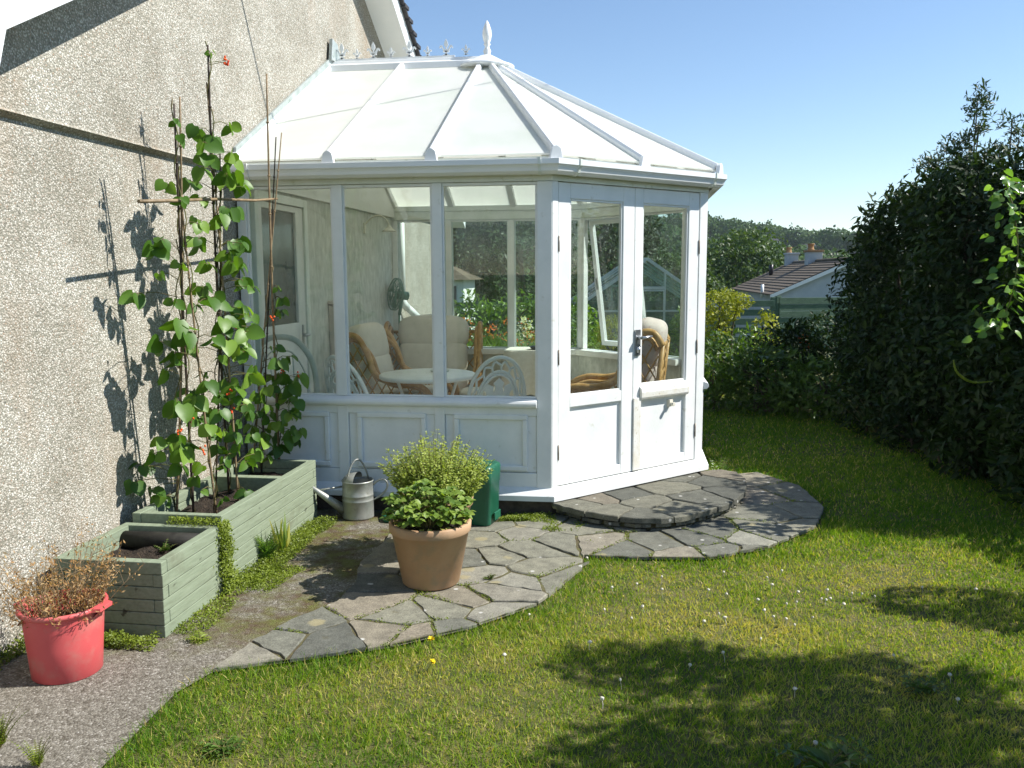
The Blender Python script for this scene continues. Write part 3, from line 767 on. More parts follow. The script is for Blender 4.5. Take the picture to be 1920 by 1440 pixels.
# painted inside of the conservatory
b = MB(); b.box(WX - .01, WX + .014, .07, 3.80, .10, 2.20); b.build('painted_render', M['paintedwall'], house)
b = MB()
b.prism([(WX + .012, .02, 2.20), (WX + .012, 3.82, 2.20), (WX + .012, 3.82, 2.34), (WX + .012, 1.92, 3.32), (WX + .012, .02, 2.34)], (.034, 0, 0))
b.build('white_wall_board', M['innerwhite'], house)
# back door into the house
b = MB()
dx = WX + .014
b.box(dx, dx + .05, .17, .23, .11, 2.17); b.box(dx, dx + .05, 1.08, 1.15, .11, 2.17); b.box(dx, dx + .05, .23, 1.08, 2.11, 2.17)
bd = b.build('door_frame', M['upvc_dirty'], house, .004)
b = MB()
b.box(dx, dx + .035, .235, .31, .12, 2.105); b.box(dx, dx + .035, .93, 1.075, .12, 2.105); b.box(dx, dx + .035, .31, .93, 2.06, 2.105); b.box(dx, dx + .035, .31, .93, .12, 1.22); 
dr = b.build('back_door', M['innerwhite'], house, .004)
b = MB(); b.box(dx + .004, dx + .015, .311, .929, 1.221, 2.059); b.build('door_glass', M['doorglass'], dr)
b = MB(); b.tube([(dx + .04, 1.0, 1.12), (dx + .09, 1.0, 1.12), (dx + .09, .90, 1.12)], .01); b.box(dx + .035, dx + .042, .985, 1.015, 1.02, 1.2); b.build('door_handle', M['chrome'], dr)
# downpipe beyond
b = MB()
b.tube([(.105, 3.99, 2.42), (.105, 3.99, 1.30)], .04, 10)
b.tube([(.105, 3.99, 1.34), (.108, 4.0, 1.27), (.125, 4.12, 1.21)], .046, 10)
b.tube([(.115, 4.06, 1.24), (.19, 4.34, 1.09)], .042, 10)
b.build('downpipe', M['upvc'], house)
b = MB(); b.lathe([(0, 0), (.20, 0), (.235, .5), (.24, 1.02), (.25, 1.03), (.25, 1.06), (.2, 1.10), (0, 1.115)], (.34, 4.62, 0), 28)
o = b.build('water_butt', M['black']); tag(o, 'dark water butt under the downpipe behind the conservatory', 'water butt')

# ------------------------------------------------------------------ conservatory
CONS = [Vector((.06, 0, 0)), Vector((2.158, 0, 0)), Vector((3.21, 1.052, 0)), Vector((3.21, 2.788, 0)), Vector((2.158, 3.84, 0)), Vector((.06, 3.84, 0))]
cons = thing('conservatory', 'white conservatory with faceted end, double doors and opal hipped roof', 'conservatory', (1.6, 1.9, 0))
FU = [(CONS[i + 1] - CONS[i]).normalized() for i in range(5)]
FN = [Vector((u.y, -u.x, 0)) for u in FU]
FL = [(CONS[i + 1] - CONS[i]).length for i in range(5)]
def fp(i, t, d, z): return CONS[i] + FU[i] * t + FN[i] * d + Vector((0, 0, z))
def fb(mb, i, t0, t1, d0, d1, z0, z1):
    return mb.obox(fp(i, t0, d0, z0), FU[i] * (t1 - t0), FN[i] * (d1 - d0), (0, 0, z1 - z0))
def off_pts(d):
    out = [CONS[0] + FN[0] * d]
    for i in range(1, 5):
        n1, n2 = FN[i - 1], FN[i]; m = (n1 + n2); m = m / (m.dot(n1))
        out.append(CONS[i] + m * d)
    out.append(CONS[5] + FN[4] * d)
    out[0].x = out[-1].x = .05
    return out
def sweep(mb, prof, i0=0, i1=5):
    R = [[p + Vector((0, 0, z)) for p in off_pts(d)] for d, z in prof]
    n = len(prof)
    for i in range(i0, i1):
        vs = [R[k][i] for k in range(n)] + [R[k][i + 1] for k in range(n)]
        fs = [(k, (k + 1) % n, (k + 1) % n + n, k + n) for k in range(n)]
        fs += [tuple(range(n))[::-1], tuple(range(n, 2 * n))] if (i1 - i0) == 1 or i in (i0, i1 - 1) else []
        mb.add(vs, fs)
    return mb
b = MB(); b.add([(p.x, p.y, .105) for p in off_pts(-.03)], [(0, 1, 2, 3, 4, 5)]); b.build('floor', M['floor'], cons)
b = MB(); sweep(b, [(-.16, -.05), (0, -.05), (0, .108), (-.16, .108)]); b.build('base_course', M['brick'], cons)
b = MB(); sweep(b, [(-.06, .11), (.05, .11), (.05, .144), (.044, .151), (.0, .19), (-.06, .19)]); b.build('plinth', M['white'], cons)
b = MB(); sweep(b, [(-.07, 2.172), (.004, 2.172), (.004, 2.262), (-.07, 2.262)]); b.build('header', M['upvc_dirty'], cons)
b = MB(); sweep(b, [(-.08, 2.264), (.034, 2.264), (.034, 2.318), (-.08, 2.318)]); b.build('eaves_beam', M['upvc_dirty'], cons)
b = MB(); sweep(b, [(.036, 2.296), (.036, 2.21), (.06, 2.203), (.085, 2.206), (.105, 2.222), (.11, 2.24), (.118, 2.254), (.127, 2.262), (.127, 2.294), (.12, 2.296), (.118, 2.268), (.105, 2.258), (.10, 2.235), (.08, 2.215), (.046, 2.22), (.042, 2.296)])
gut = b.build('gutter', M['upvc'], cons)
for i, t in ((0, 2.02), (1, .12), (1, 1.42), (0, .12)):
    b = MB(); n = FN[i]
    prof = [(.055, 2.199), (.087, 2.200), (.11, 2.217), (.116, 2.238), (.124, 2.25), (.133, 2.26), (.133, 2.30), (.12, 2.30), (.127, 2.27), (.1, 2.235), (.08, 2.21), (.055, 2.206)]
    b.prism([fp(i, t, d, z) for d, z in prof], FU[i] * .018); b.build('gutter_union', M['upvc_dirty'], gut)

def window_wall(i, members, lower, zs=.783, zh=2.15, sash=None):
    """members: list of (t0,t1) uprights from one end to the other"""
    b = MB()
    for (t0, t1) in members:
        fb(b, i, t0, t1, -.062, 0, .185 if (i == 0 and t1 > 2.05) else .785, 2.17)
    for k in range(len(members) - 1):
        a, c = members[k][1], members[k + 1][0]
        fb(b, i, a, c, -.055, -.014, zh, 2.17)
    b.build('window_frame', M['white'], cons, .0035)
    b = MB()
    t0, t1 = members[0][0], members[-1][0] if i == 0 else members[-1][1]
    prof = [(-.062, .72), (-.003, .72), (.026, .724), (.038, .738), (.040, .752), (.034, .766), (-.004, .783), (-.062, .783)]
    b.prism([fp(i, t0, d, z) for d, z in prof], FU[i] * (t1 - t0)); b.build('window_sill', M['white'], cons, .002)
    for k in range(len(members) - 1):
        a, c = members[k][1], members[k + 1][0]
        if sash == k: continue
        b = MB(); fb(b, i, a + .001, c - .001, -.036, -.031, zs, zh); b.build('window_pane', M['glass'], cons)
        b = MB()   # glazing beads
        fb(b, i, a + .0005, a + .012, -.030, -.012, zs + .001, zh); fb(b, i, c - .012, c - .0005, -.030, -.012, zs + .001, zh)
        fb(b, i, a + .012, c - .012, -.030, -.012, zs + .001, zs + .012)
        b.build('glazing_bead', M['white'], cons, .002)
    if lower == 'panel':
        b = MB()
        for (t0, t1) in members:
            if not (i == 0 and t1 > 2.05): fb(b, i, t0, t1, -.062, -.001, .185, .719)
        fb(b, i, members[0][1], members[-1][0], -.06, -.006, .185, .285)
        fb(b, i, members[0][1], members[-1][0], -.06, -.006, .668, .719)
        b.build('lower_frame', M['white'], cons, .003)
        for k in range(len(members) - 1):
            a, c = members[k][1], members[k + 1][0]
            b = MB(); fb(b, i, a + .001, c - .001, -.05, -.018, .286, .667)
            a2, c2, z0, z1 = a + .095, c - .095, .335, .640
            w = .034
            for (p, q, zz0, zz1) in ((a2 - w, c2 + w, z1, z1 + w), (a2 - w, c2 + w, z0 - w, z0), (a2 - w, a2, z0, z1), (c2, c2 + w, z0, z1)):
                fb(b, i, p, q, -.0175, .006, zz0, zz1)
            # outer flat border reaching the frame
            b.build('lower_panel', M['white'], cons, .007, 3)
    else:
        b = MB(); fb(b, i, members[0][0], members[-1][1], -.11, -.004, .0, .719); b.build('dwarf_wall', M['paintedwall'], cons)
        b = MB(); fb(b, i, members[0][0] + .01, members[-1][1] - .01, -.17, -.063, .722, .781); b.build('window_board', M['innerwhite'], cons, .004)

window_wall(0, [(0.0, .062), (.651, .723), (1.319, 1.386), (2.0, 2.097)], 'panel')
window_wall(4, [(0.0, .06), (.749, .819), (1.438, 1.503), (2.04, 2.097)], 'wall')
window_wall(3, [(0.0, .06), (.70, .755), (1.425, 1.487)], 'wall', sash=1)
window_wall(2, [(0.0, .06), (.56, .62), (1.12, 1.18), (1.676, 1.736)], 'panel')
# top hung sash, standing open
sa = MB(); piv = fp(3, .757, .0, 2.148); ang = radians(9)
ud = FU[3]; dn = (Vector((0, 0, -1)) * cos(ang) + FN[3] * sin(ang)); nn_ = ud.cross(dn).normalized()
if nn_.dot(FN[3]) < 0: nn_ = -nn_
Ws, Hs, fw = .667, 1.355, .05
def sb(mb, u0, u1, h0, h1, d0, d1): mb.obox(piv + ud * u0 + dn * h0 + nn_ * d0, ud * (u1 - u0), dn * (h1 - h0), nn_ * (d1 - d0))
sb(sa, 0, fw, 0, Hs, 0, .045); sb(sa, Ws - fw, Ws, 0, Hs, 0, .045); sb(sa, fw, Ws - fw, 0, fw, 0, .045); sb(sa, fw, Ws - fw, Hs - fw, Hs, 0, .045)
so = sa.build('open_sash', M['white'], cons, .003)
b = MB(); sb(b, fw + .001, Ws - fw - .001, fw + .001, Hs - fw - .001, .02, .025); b.build('window_pane', M['glass'], so)
b = MB(); sb(b, Ws / 2 - .05, Ws / 2 + .05, Hs - .035, Hs - .015, -.012, -.001); b.build('catch', M['chrome'], so)
b = MB(); sb(b, Ws - .035, Ws - .015, .62, .74, -.02, -.001); b.build('handle', M['chrome'], so)

# double doors (facet 1)
b = MB(); fb(b, 1, .002, .052, -.062, 0, .185, 2.171); b.build('door_post', M['white'], cons, .004)
b = MB(); fb(b, 1, 1.405, 1.487, -.062, 0, .185, 2.171); b.build('door_post', M['white'], cons, .004)
for k, (t0, t1, g0, g1, gz0, pz0, pz1) in enumerate(((.056, .739, .158, .632, .785, .262, .712), (.743, 1.40, .822, 1.292, .805, .262, .690))):
    b = MB(); d0, d1 = -.05, -.004
    z0, z1 = .196, 2.166
    fb(b, 1, t0, g0, d0, d1, z0, z1); fb(b, 1, g1, t1, d0, d1, z0, z1)
    fb(b, 1, g0, g1, d0, d1, 2.068, z1); fb(b, 1, g0, g1, d0, d1, pz1, gz0); fb(b, 1, g0, g1, d0, d1, z0, pz0)
    dl = 'door leaf with a projecting weather bar and peeling edge' if k else None
    door = b.build('door', M['white'], cons, .004)
    if dl: door['label'] = dl
    b = MB(); fb(b, 1, g0 + .001, g1 - .001, -.035, -.030, gz0, 2.068); b.build('door_pane', M['glass'], door)
    b = MB(); fb(b, 1, g0 + .001, g1 - .001, -.045, -.024, pz0 + .001, pz1 - .001); b.build('door_panel', M['white'], door)
    b = MB()
    for (p, q, zz0, zz1) in ((g0, g0 + .014, gz0, 2.068), (g1 - .014, g1, gz0, 2.068), (g0 + .014, g1 - .014, 2.054, 2.068), (g0 + .014, g1 - .014, gz0, gz0 + .014)):
        fb(b, 1, p + .0007, q - .0007, -.029, -.012, zz0, zz1)
    b.build('glazing_bead', M['white'], door, .003)
    ht = t0 + .004 if k == 0 else t1 - .004
    for hz in (1.78, 1.05, .42):
        b = MB(); b.tube([fp(1, ht + (-.004 if k == 0 else .006), .002, hz - .05), fp(1, ht + (-.004 if k == 0 else .006), .002, hz + .05)], .0045, 8)
        b.build('hinge', M['brass'], door)
    if k == 1:
        b = MB(); b.prism([fp(1, g0 - .015, d, z) for d, z in ((-.003, .70), (.012, .702), (.020, .72), (.021, .755), (.014, .785), (-.003, .80))], FU[1] * (g1 - g0 + .03)); b.build('weather_bar', M['whitebare'], door, .006, 3)
        b = MB(); fb(b, 1, t0 + .001, t0 + .072, -.003, .008, .2, .72); b.build('peeling_stile', M['whitebare'], door, .003)
        b = MB(); fb(b, 1, .752, .80, -.003, .008, 1.02, 1.20)
        b.tube([fp(1, .776, .008, 1.145), fp(1, .776, .045, 1.145)], .011, 10)
        b.tube([fp(1, .776, .045, 1.145), fp(1, .83, .048, 1.148), fp(1, .875, .046, 1.152)], [.011, .009, .007], 10)
        b.lathe([(0, -.02), (.014, -.02), (.014, .02), (0, .02)], fp(1, .776, .012, 1.06), 10)
        b.build('door_handle', M['chrome'], door)
        b = MB(); c = fp(1, 1.13, 0, .645)
        fb(b, 1, 1.115, 1.15, -.023, .004, .625, .675); b.tube([fp(1, 1.13, .004, .645), fp(1, 1.13, .035, .645)], [.012, .015], 10); b.build('draw_bolt', M['lampcream'], door, .002)

# ---- roof
EV = [p + Vector((0, 0, 2.322)) for p in off_pts(.05)]
RA = Vector((.05, 1.92, 3.345)); RB = Vector((1.436, 1.92, 3.345))
def lerp(a, b, t): return a + (b - a) * t
def epx(i, x): # point on straight eave facets at x
    a, c = EV[i], EV[i + 1]; t = (x - a.x) / (c.x - a.x); return lerp(a, c, t)
bars = []   # (eave point, ridge point)
ridge_x = [.085, .725, 1.40]
seq = [(epx(0, x), Vector((x, 1.92, 3.345))) for x in ridge_x] + [(EV[1], RB), (lerp(EV[1], EV[2], .5), RB), (EV[2], RB), (lerp(EV[2], EV[3], .5), RB), (EV[3], RB), (lerp(EV[3], EV[4], .5), RB), (EV[4], RB)] + [(epx(4, x), Vector((x, 1.92, 3.345))) for x in ridge_x[::-1]]
seq[2] = (seq[2][0], Vector((1.40, 1.92, 3.345)))
edges_extra = {}
for k in range(len(seq) - 1):
    e0, r0 = seq[k]; e1, r1 = seq[k + 1]
    poly = [e0, e1, r1] if (r1 - r0).length < 1e-4 else [e0, e1, r1, r0]
    nrm = (poly[1] - poly[0]).cross(poly[2] - poly[0]).normalized()
    if nrm.z < 0: nrm = -nrm
    b = MB(); b.prism([p + nrm * .002 for p in poly], nrm * .012); b.build('roof_panel', M['opal'], cons)
for k, (e, r) in enumerate(seq):
    d = (r - e).normalized()
    hip = k in (3, 4, 5, 6, 7, 8, 9)
    top = e + (r - e) * (.955 if hip else .97)
    side = d.cross(Vector((0, 0, 1))).normalized(); up = side.cross(d).normalized()
    b = MB()
    w = .048
    prof = [(-w / 2, -.028), (w / 2, -.028), (w / 2, .026), (w * .28, .044), (-w * .28, .044), (-w / 2, .026)]
    e2 = e + d * .01
    b.prism([e2 + side * s + up * (h + .012) for s, h in prof], top - e2)
    bar = b.build('glazing_bar', M['upvc'], cons, .004)
    b = MB(); b.prism([e2 + side * s + up * h for s, h in ((-.032, -.075), (.032, -.075), (.032, -.016), (-.032, -.016))], top - e2); b.build('rafter', M['innerwhite'], bar, .004)
    # end cap: a rounded upright plate closing the bar above the gutter
    oh = Vector((-d.x, -d.y, 0)).normalized(); sh = oh.cross(Vector((0, 0, 1)))
    cp = [(-.044, -.03), (.044, -.03)] + [(.026 * cos(a) * (1.3 if a < .8 or a > 2.3 else 1), .022 + .034 * sin(a)) for a in (0.0, .5, 1.1, 1.57, 2.04, 2.64, pi)]
    b = MB(); b.prism([e + oh * .012 + sh * s + Vector((0, 0, h)) for s, h in cp], oh * .03); b.build('end_cap', M['upvc'], bar, .004)
# lead flashing on the wall over the roof
b = MB()
for s, (e, r) in enumerate(((EV[0], RA), (EV[5], RA))):
    d = (r - e); b.prism([Vector((xo + .004, e.y, e.z - .02)), Vector((xo + .004, r.y, r.z - .02 + .0)), Vector((xo + .004, r.y, r.z + .115)), Vector((xo + .004, e.y, e.z + .095))], (.022, 0, 0))
b.prism([(xo + .02, 1.80, 3.40), (xo + .02, 2.04, 3.40), (xo + .02, 1.97, 3.56), (xo + .02, 1.84, 3.58)], (.03, 0, 0))
b.build('flashing', M['lead'], cons, .003)
# ridge, cresting, finial
b = MB()
b.prism([(.06, y, z) for y, z in ((1.80, 3.30), (2.04, 3.30), (2.03, 3.355), (1.975, 3.372), (1.965, 3.40), (1.875, 3.40), (1.865, 3.372), (1.81, 3.355))], (1.36, 0, 0))
ridge = b.build('ridge', M['upvc'], cons, .004)
b = MB(); b.box(.10, 1.16, 1.912, 1.928, 3.40, 3.425); b.build('cresting_rail', M['upvc'], ridge, .002)
b = MB(); b.lathe([(0, .0), (.06, .0), (.20, -.075), (.235, -.085), (.235, -.105), (.19, -.115), (0, -.115)], (1.43, 1.92, 3.405), 28); b.build('hub_cap', M['upvc'], cons)
def fleur(x, s):
    b = MB(); c = Vector((x, 1.92, 3.425))
    def pt(u, v): return c + Vector((u * s, -.005, v * s))
    b.prism([pt(*q) for q in ((0, .40), (.13, .62), (.10, .80), (0, 1.0), (-.10, .80), (-.13, .62))], (0, .01, 0))
    for sg in (-1, 1):
        b.prism([pt(sg * u, v) for u, v in ((.03, .32), (.14, .42), (.24, .60), (.36, .62), (.44, .50), (.40, .42), (.33, .50), (.26, .44), (.20, .30), (.05, .22))], (0, .01, 0))
    b.prism([pt(*q) for q in ((-.2, .20), (.2, .20), (.2, .27), (-.2, .27))], (0, .012, 0))
    b.prism([pt(*q) for q in ((-.06, 0), (.06, 0), (.05, .42), (-.05, .42))], (0, .009, 0))
    b.prism([pt(*q) for q in ((-.26, 0), (.26, 0), (.08, .10), (-.08, .10))], (0, .011, 0))
    b.build('cresting_ornament', M['upvc'], ridge)
for i, x in enumerate((.17, .305, .45, .605, .765, .925, 1.085, 1.255)):
    fleur(x, .135 if i % 2 == 0 else .085)
b = MB(); b.lathe([(0, 0), (.034, 0), (.036, .012), (.026, .03), (.034, .05), (.022, .075), (.018, .09), (.030, .105), (.022, .118), (.034, .145), (.040, .18), (.036, .22), (.022, .262), (.008, .292), (0, .30)], (1.436, 1.92, 3.395), 14)
b.build('finial', M['upvc'], cons)

# ---- step
OUT = [(2.17, -.055), (2.365, -.215), (2.53, -.30), (2.70, -.335), (2.86, -.315), (2.99, -.25), (3.13, -.13), (3.26, .02), (3.36, .18), (3.44, .37), (3.49, .60), (3.505, .82), (3.47, 1.0), (3.36, 1.08), (3.24, 1.03)]
step = thing('stone_step', 'low D-shaped crazy-paved stone step below the white doors', 'step', (2.9, .3, 0))
stseeds = [(2.34, -.05), (2.565, -.17), (2.77, .06), (2.62, .24), (2.938, -.06), (2.961, .459), (3.129, .259), (3.24, .728), (3.358, .40), (3.05, .83), (3.36, .907), (2.732, -.24), (2.45, .12)]
stp = OUT + [(2.16, .0)]
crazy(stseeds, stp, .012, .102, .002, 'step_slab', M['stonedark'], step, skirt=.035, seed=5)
b = MB(); rg = random.Random(4)
# rough masonry under the slabs: stones of uneven length in two courses
ring = []
for i in range(len(OUT) - 1):
    a, c = Vector((*OUT[i], 0)), Vector((*OUT[i + 1], 0))
    n = max(1, int((c - a).length / .03))
    ring += [a + (c - a) * (k / n) for k in range(n)]
cen = Vector((2.85, .45, 0))
for course, (z0, z1) in enumerate(((.0, .033), (.036, .068))):
    i = 0
    while i < len(ring) - 2:
        L = rg.randint(3, 7); j = min(len(ring) - 1, i + L)
        out = rg.uniform(-.03, -.012)
        pts = ring[i:j]
        if len(pts) >= 2:
            oo = [p + (p - cen).normalized() * (out + rg.uniform(-.006, .006)) for p in pts]; ii = [p + (p - cen).normalized() * -.14 for p in pts]
            za, zb = z0 + rg.uniform(0, .004), z1 - rg.uniform(0, .006)
            for k in range(len(oo) - 1):
                b.add([ii[k] + Vector((0, 0, za)), oo[k] + Vector((0, 0, za)), oo[k + 1] + Vector((0, 0, za)), ii[k + 1] + Vector((0, 0, za)), ii[k] + Vector((0, 0, zb)), oo[k] + Vector((0, 0, zb - .003)), oo[k + 1] + Vector((0, 0, zb - .003)), ii[k + 1] + Vector((0, 0, zb))], [(0, 3, 2, 1), (4, 5, 6, 7), (1, 2, 6, 5)] + ([(0, 1, 5, 4)] if k == 0 else []) + ([(2, 3, 7, 6)] if k == len(oo) - 2 else []))
        i = j
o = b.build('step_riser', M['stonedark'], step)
at = o.data.attributes.new('tint', 'FLOAT', 'POINT'); at.data.foreach_set('value', np.array([hash((i // 8) * 7919) % 100 / 140 for i in range(len(o.data.vertices))], np.float32))
b = MB(); b.add([(p[0], p[1], .066) for p in [(cen.x + (q[0] - cen.x) * .94, cen.y + (q[1] - cen.y) * .94) for q in OUT]] + [(p[0], p[1], .0) for p in [(cen.x + (q[0] - cen.x) * .94, cen.y + (q[1] - cen.y) * .94) for q in OUT]], [(i, i + 1, i + 1 + len(OUT), i + len(OUT)) for i in range(len(OUT) - 1)] + [tuple(range(len(OUT)))])
b.build('step_mortar', M['mortar'], step)

# ------------------------------------------------------------------ planters
def planter(name, label, x0, x1, y0, y1, h, courses, dividers=(), soil_z=.29):
    t = thing(name, label, 'planter', ((x0 + x1) / 2, (y0 + y1) / 2, 0))
    w = .045; ch = h / courses; g = .003
    rg = random.Random(int(x1 * 1000))
    fr = MB(); sd = MB(); bk = MB(); ws = MB()
    for k in range(courses):
        z0, z1 = k * ch + g * .5, (k + 1) * ch - g * .5
        j = rg.uniform(-.003, .003)
        if k % 2 == 0:   # long boards run through, end boards butt between them
            sd.box(x1 - w, x1 + j * .5, y0, y1, z0, z1); ws.box(x0, x0 + w, y0, y1, z0, z1)
            fr.box(x0 + w + .002, x1 - w - .002, y0 + .003 + j, y0 + w, z0, z1); bk.box(x0 + w + .002, x1 - w - .002, y1 - w, y1 - .003, z0, z1)
        else:
            fr.box(x0 + .001, x1 - .001, y0 + j, y0 + w, z0, z1); bk.box(x0 + .001, x1 - .001, y1 - w, y1, z0, z1)
            sd.box(x1 - w, x1 + j * .5, y0 + w + .002, y1 - w - .002, z0, z1); ws.box(x0, x0 + w, y0 + w + .002, y1 - w - .002, z0, z1)
    fr.build('end_wall', M['greenwood'], t, .003); bk.build('end_wall', M['greenwood'], t, .003)
    sd.build('side_wall', M['greenwood'], t, .003); ws.build('side_wall', M['greenwood'], t, .003)
    for yd in dividers:
        b = MB(); b.box(x0 + w + .002, x1 - w - .002, yd - .03, yd + .03, .05, h - .004); b.build('divider', M['greenwood'], t, .003)
    # soil: lumpy sheet
    nx, ny = 26, max(20, int((y1 - y0) / .02))
    X, Y = np.meshgrid(np.linspace(x0 + w * .8, x1 - w * .8, nx), np.linspace(y0 + w * .8, y1 - w * .8, ny))
    P = np.stack([X.ravel(), Y.ravel()], 1)
    Z = soil_z + .03 * (vnoise(P, 9) - .5) + .02 * (vnoise(P + 5, 30) - .5) + .012 * (vnoise(P + 9, 70) - .5)
    i = np.arange(nx * ny).reshape(ny, nx)
    o = npmesh('soil', np.stack([P[:, 0], P[:, 1], Z], 1), np.stack([i[:-1, :-1], i[:-1, 1:], i[1:, 1:], i[1:, :-1]], -1).reshape(-1, 4), M['soil'], t)
    return t
p1 = planter('planter_box', 'short empty green timber planter at the near end of the row', .125, .640, -2.125, -1.565, .348, 6, soil_z=.262)
b = MB(); b.tube([(.172, -1.655, .285), (.40, -1.656, .287), (.592, -1.654, .286)], .045, 14); b.build('log', M['darklog'], p1)
p2 = planter('planter_box', 'long green timber planter holding the bean canes', .150, .632, -1.545, -.225, .392, 7, dividers=(-.70,), soil_z=.30)

# ------------------------------------------------------------------ canes and beans
CANES = {}
def cane(key, base, via, top_t, r, m, label, group='bamboo canes in the planter'):
    a, c = Vector(base), Vector(via)
    top = a + (c - a) * top_t
    b = MB(); n = 14; pts = []; rs = []
    rg = random.Random(key)
    bow = Vector((rg.uniform(-.015, .015), rg.uniform(-.015, .015), 0))
    for k in range(n + 1):
        t = k / n; p = a + (top - a) * t + bow * sin(pi * t); pts.append(p); rs.append(r * (1 - .35 * t))
    b.tube(pts, rs, 7)
    for k in range(1, 9):   # nodes
        t = k / 9 + rg.uniform(-.02, .02); p = a + (top - a) * t + bow * sin(pi * t); d = (top - a).normalized()
        b.tube([p - d * .006, p, p + d * .006], [r * .8, r * 1.35, r * .8], 7)
    o = b.build('bamboo_cane', M[m]); tag(o, label, 'cane', group)
    CANES[key] = (a, top)
cane(1, (.285, -1.18, .27), (.392, -1.36, 1.956), 1.28, .0075, 'bamboodark', 'dark cane at the near end, leaning left with a leaf at its tip')
cane(2, (.20, -1.21, .27), (.385, -1.345, 1.958), 1.30, .0075, 'bamboo', 'pale cane at the near end, its foot nearest the house wall')
cane(3, (.43, -1.20, .27), (.398, -1.34, 1.957), 1.14, .0065, 'bamboo', 'pale cane at the near end standing nearest the planter edge')
cane(4, (.31, -.80, .27), (.398, -.98, 1.99), 1.465, .0085, 'bamboodark', 'tallest cane, dark, in the middle of the row')
cane(5, (.41, -.895, .27), (.402, -.985, 1.992), 1.36, .0065, 'bamboo', 'thin pale cane in the middle of the row beside the tallest one')
cane(6, (.25, -.86, .27), (.41, -.96, 1.99), 1.20, .006, 'bamboodark', 'short dark cane in the middle of the row leaning right')
cane(7, (.365, -.185, .27), (.398, -.235, 2.055), 1.43, .0085, 'bamboo', 'long pale cane rising past the conservatory gutter')
cane(8, (.275, -.275, .27), (.41, -.225, 2.055), 1.22, .006, 'bamboodark', 'thin dark cane crossing the long pale one in front of the conservatory')
cane(9, (.21, -.27, .27), (.425, -.22, 2.055), 1.235, .006, 'bamboo', 'short pale cane tilted right in front of the gutter')
b = MB(); b.tube([(.402, -1.74, 1.930), (.404, -1.36, 1.965), (.414, -.98, 2.003), (.412, -.5, 2.035), (.412, -.17, 2.072)], [.009, .009, .008, .008, .007], 7)
o = b.build('bamboo_cane', M['bamboo']); tag(o, 'horizontal cane tied across the tops of the bean canes', 'cane', 'bamboo canes in the planter')

def pt_on(key, z):
    a, t = CANES[key]; k = (z - a.z) / (t.z - a.z); return a + (t - a) * k

def bean_plant(label, spec, seed, nfl):
    """spec: list of (cane, z0, z1, groups, reach, size)"""
    rs = np.random.default_rng(seed); rg = random.Random(seed)
    base = pt_on(spec[0][0], .29)
    t = thing('runner_bean', label, 'bean plant', tuple(base), 'climbing beans on the canes')
    lm = LM(); st = MB(); fl = MB()
    for (key, z0, z1, ng, reach, size) in spec:
        # twining stem
        pts = []
        zz = .29
        while zz < z1 + .06:
            p = pt_on(key, zz); a = zz * 22 + key
            pts.append(p + Vector((cos(a), sin(a), 0)) * .013); zz += .045
        if len(pts) > 2: st.tube(pts, .0032, 5)
        for g in range(ng):
            z = z0 + (z1 - z0) * ((g + rg.random()) / ng)
            p = pt_on(key, z)
            az = rg.uniform(*{2: (-2.7, -.7), 1: (-2.7, .3), 7: (-1.3, 1.2), 9: (-1.2, 1.3)}.get(key, (-2.6, 1.2)))
            out = Vector((cos(az), sin(az), rg.uniform(.0, .5))).normalized()
            pl = rg.uniform(.3, 1.0) * reach
            e = p + out * pl
            st.tube([p, p + out * pl * .5 + Vector((0, 0, .015)), e], .0022, 4, cap=False)
            s = size * rg.uniform(.55, 1.15)
            tn = rg.random()
            for k, da in enumerate((0, 1.75, -1.75)):
                if rg.random() < .10: continue
                dd = Vector((cos(az + da), sin(az + da), rg.uniform(-1.7, -.25))).normalized()
                if k == 0: q = e + out * .02
                else: q = e + dd * .008
                nn = Vector((.72, -.22, .42)) + Vector((rg.gauss(0, .55), rg.gauss(0, .55), rg.gauss(0, .45)))
                lm.add(leaves(np.array([q]), np.array([dd]), np.array([nn]), s * rg.uniform(.85, 1.1), s * rg.uniform(.72, .9), 'bean', np.array([min(1, max(0, tn * .7 + rg.random() * .4))])))
                st.tube([e, q + dd * .01], .0016, 4, cap=False)
    for _ in range(nfl):
        key, z0, z1, ng, reach, size = rg.choice(spec)
        p = pt_on(key, rg.uniform(max(.8, z0), z1)); az = rg.uniform(-1.6, 1.0)
        e = p + Vector((cos(az), sin(az), .25)) * rg.uniform(.07, .15)
        st.tube([p, e], .0018, 4, cap=False)
        for q in range(5):
            c = e + Vector((rg.uniform(-.014, .014), rg.uniform(-.014, .014), rg.uniform(-.025, .025)))
            fl.blob(c, (.0065, .005, .007), 1, 6, 4)
        fl.build('flower_cluster', M['beanflower'], t); fl = MB()
    lm.build('leaves', M['bean'], t, smooth=True)
    st.build('stems', M['beanstem'], t)
bean_plant('runner bean with sparse big leaves on the near canes left of the others', [(2, .35, .75, 10, .22, .088), (2, .85, 1.75, 12, .21, .098), (1, .40, .72, 3, .13, .08), (1, 1.95, 2.42, 3, .06, .055)], 11, 2)
bean_plant('runner bean climbing the pale cane nearest the planter edge', [(3, .34, .62, 4, .10, .07), (3, .65, 1.55, 10, .14, .085), (3, 1.55, 2.1, 4, .10, .075)], 12, 1)
bean_plant('tallest, densest runner bean on the middle canes', [(4, .6, 1.5, 15, .18, .090), (4, 1.5, 2.42, 22, .16, .094), (4, 2.66, 2.76, 1, .03, .04), (5, .35, .95, 10, .16, .080), (5, .9, 1.7, 13, .17, .088), (5, 1.8, 2.3, 4, .13, .09)], 13, 5)
bean_plant('runner bean spreading low between the middle and far canes', [(6, .45, 1.45, 17, .20, .090), (6, 1.5, 2.1, 5, .15, .09)], 14, 1)
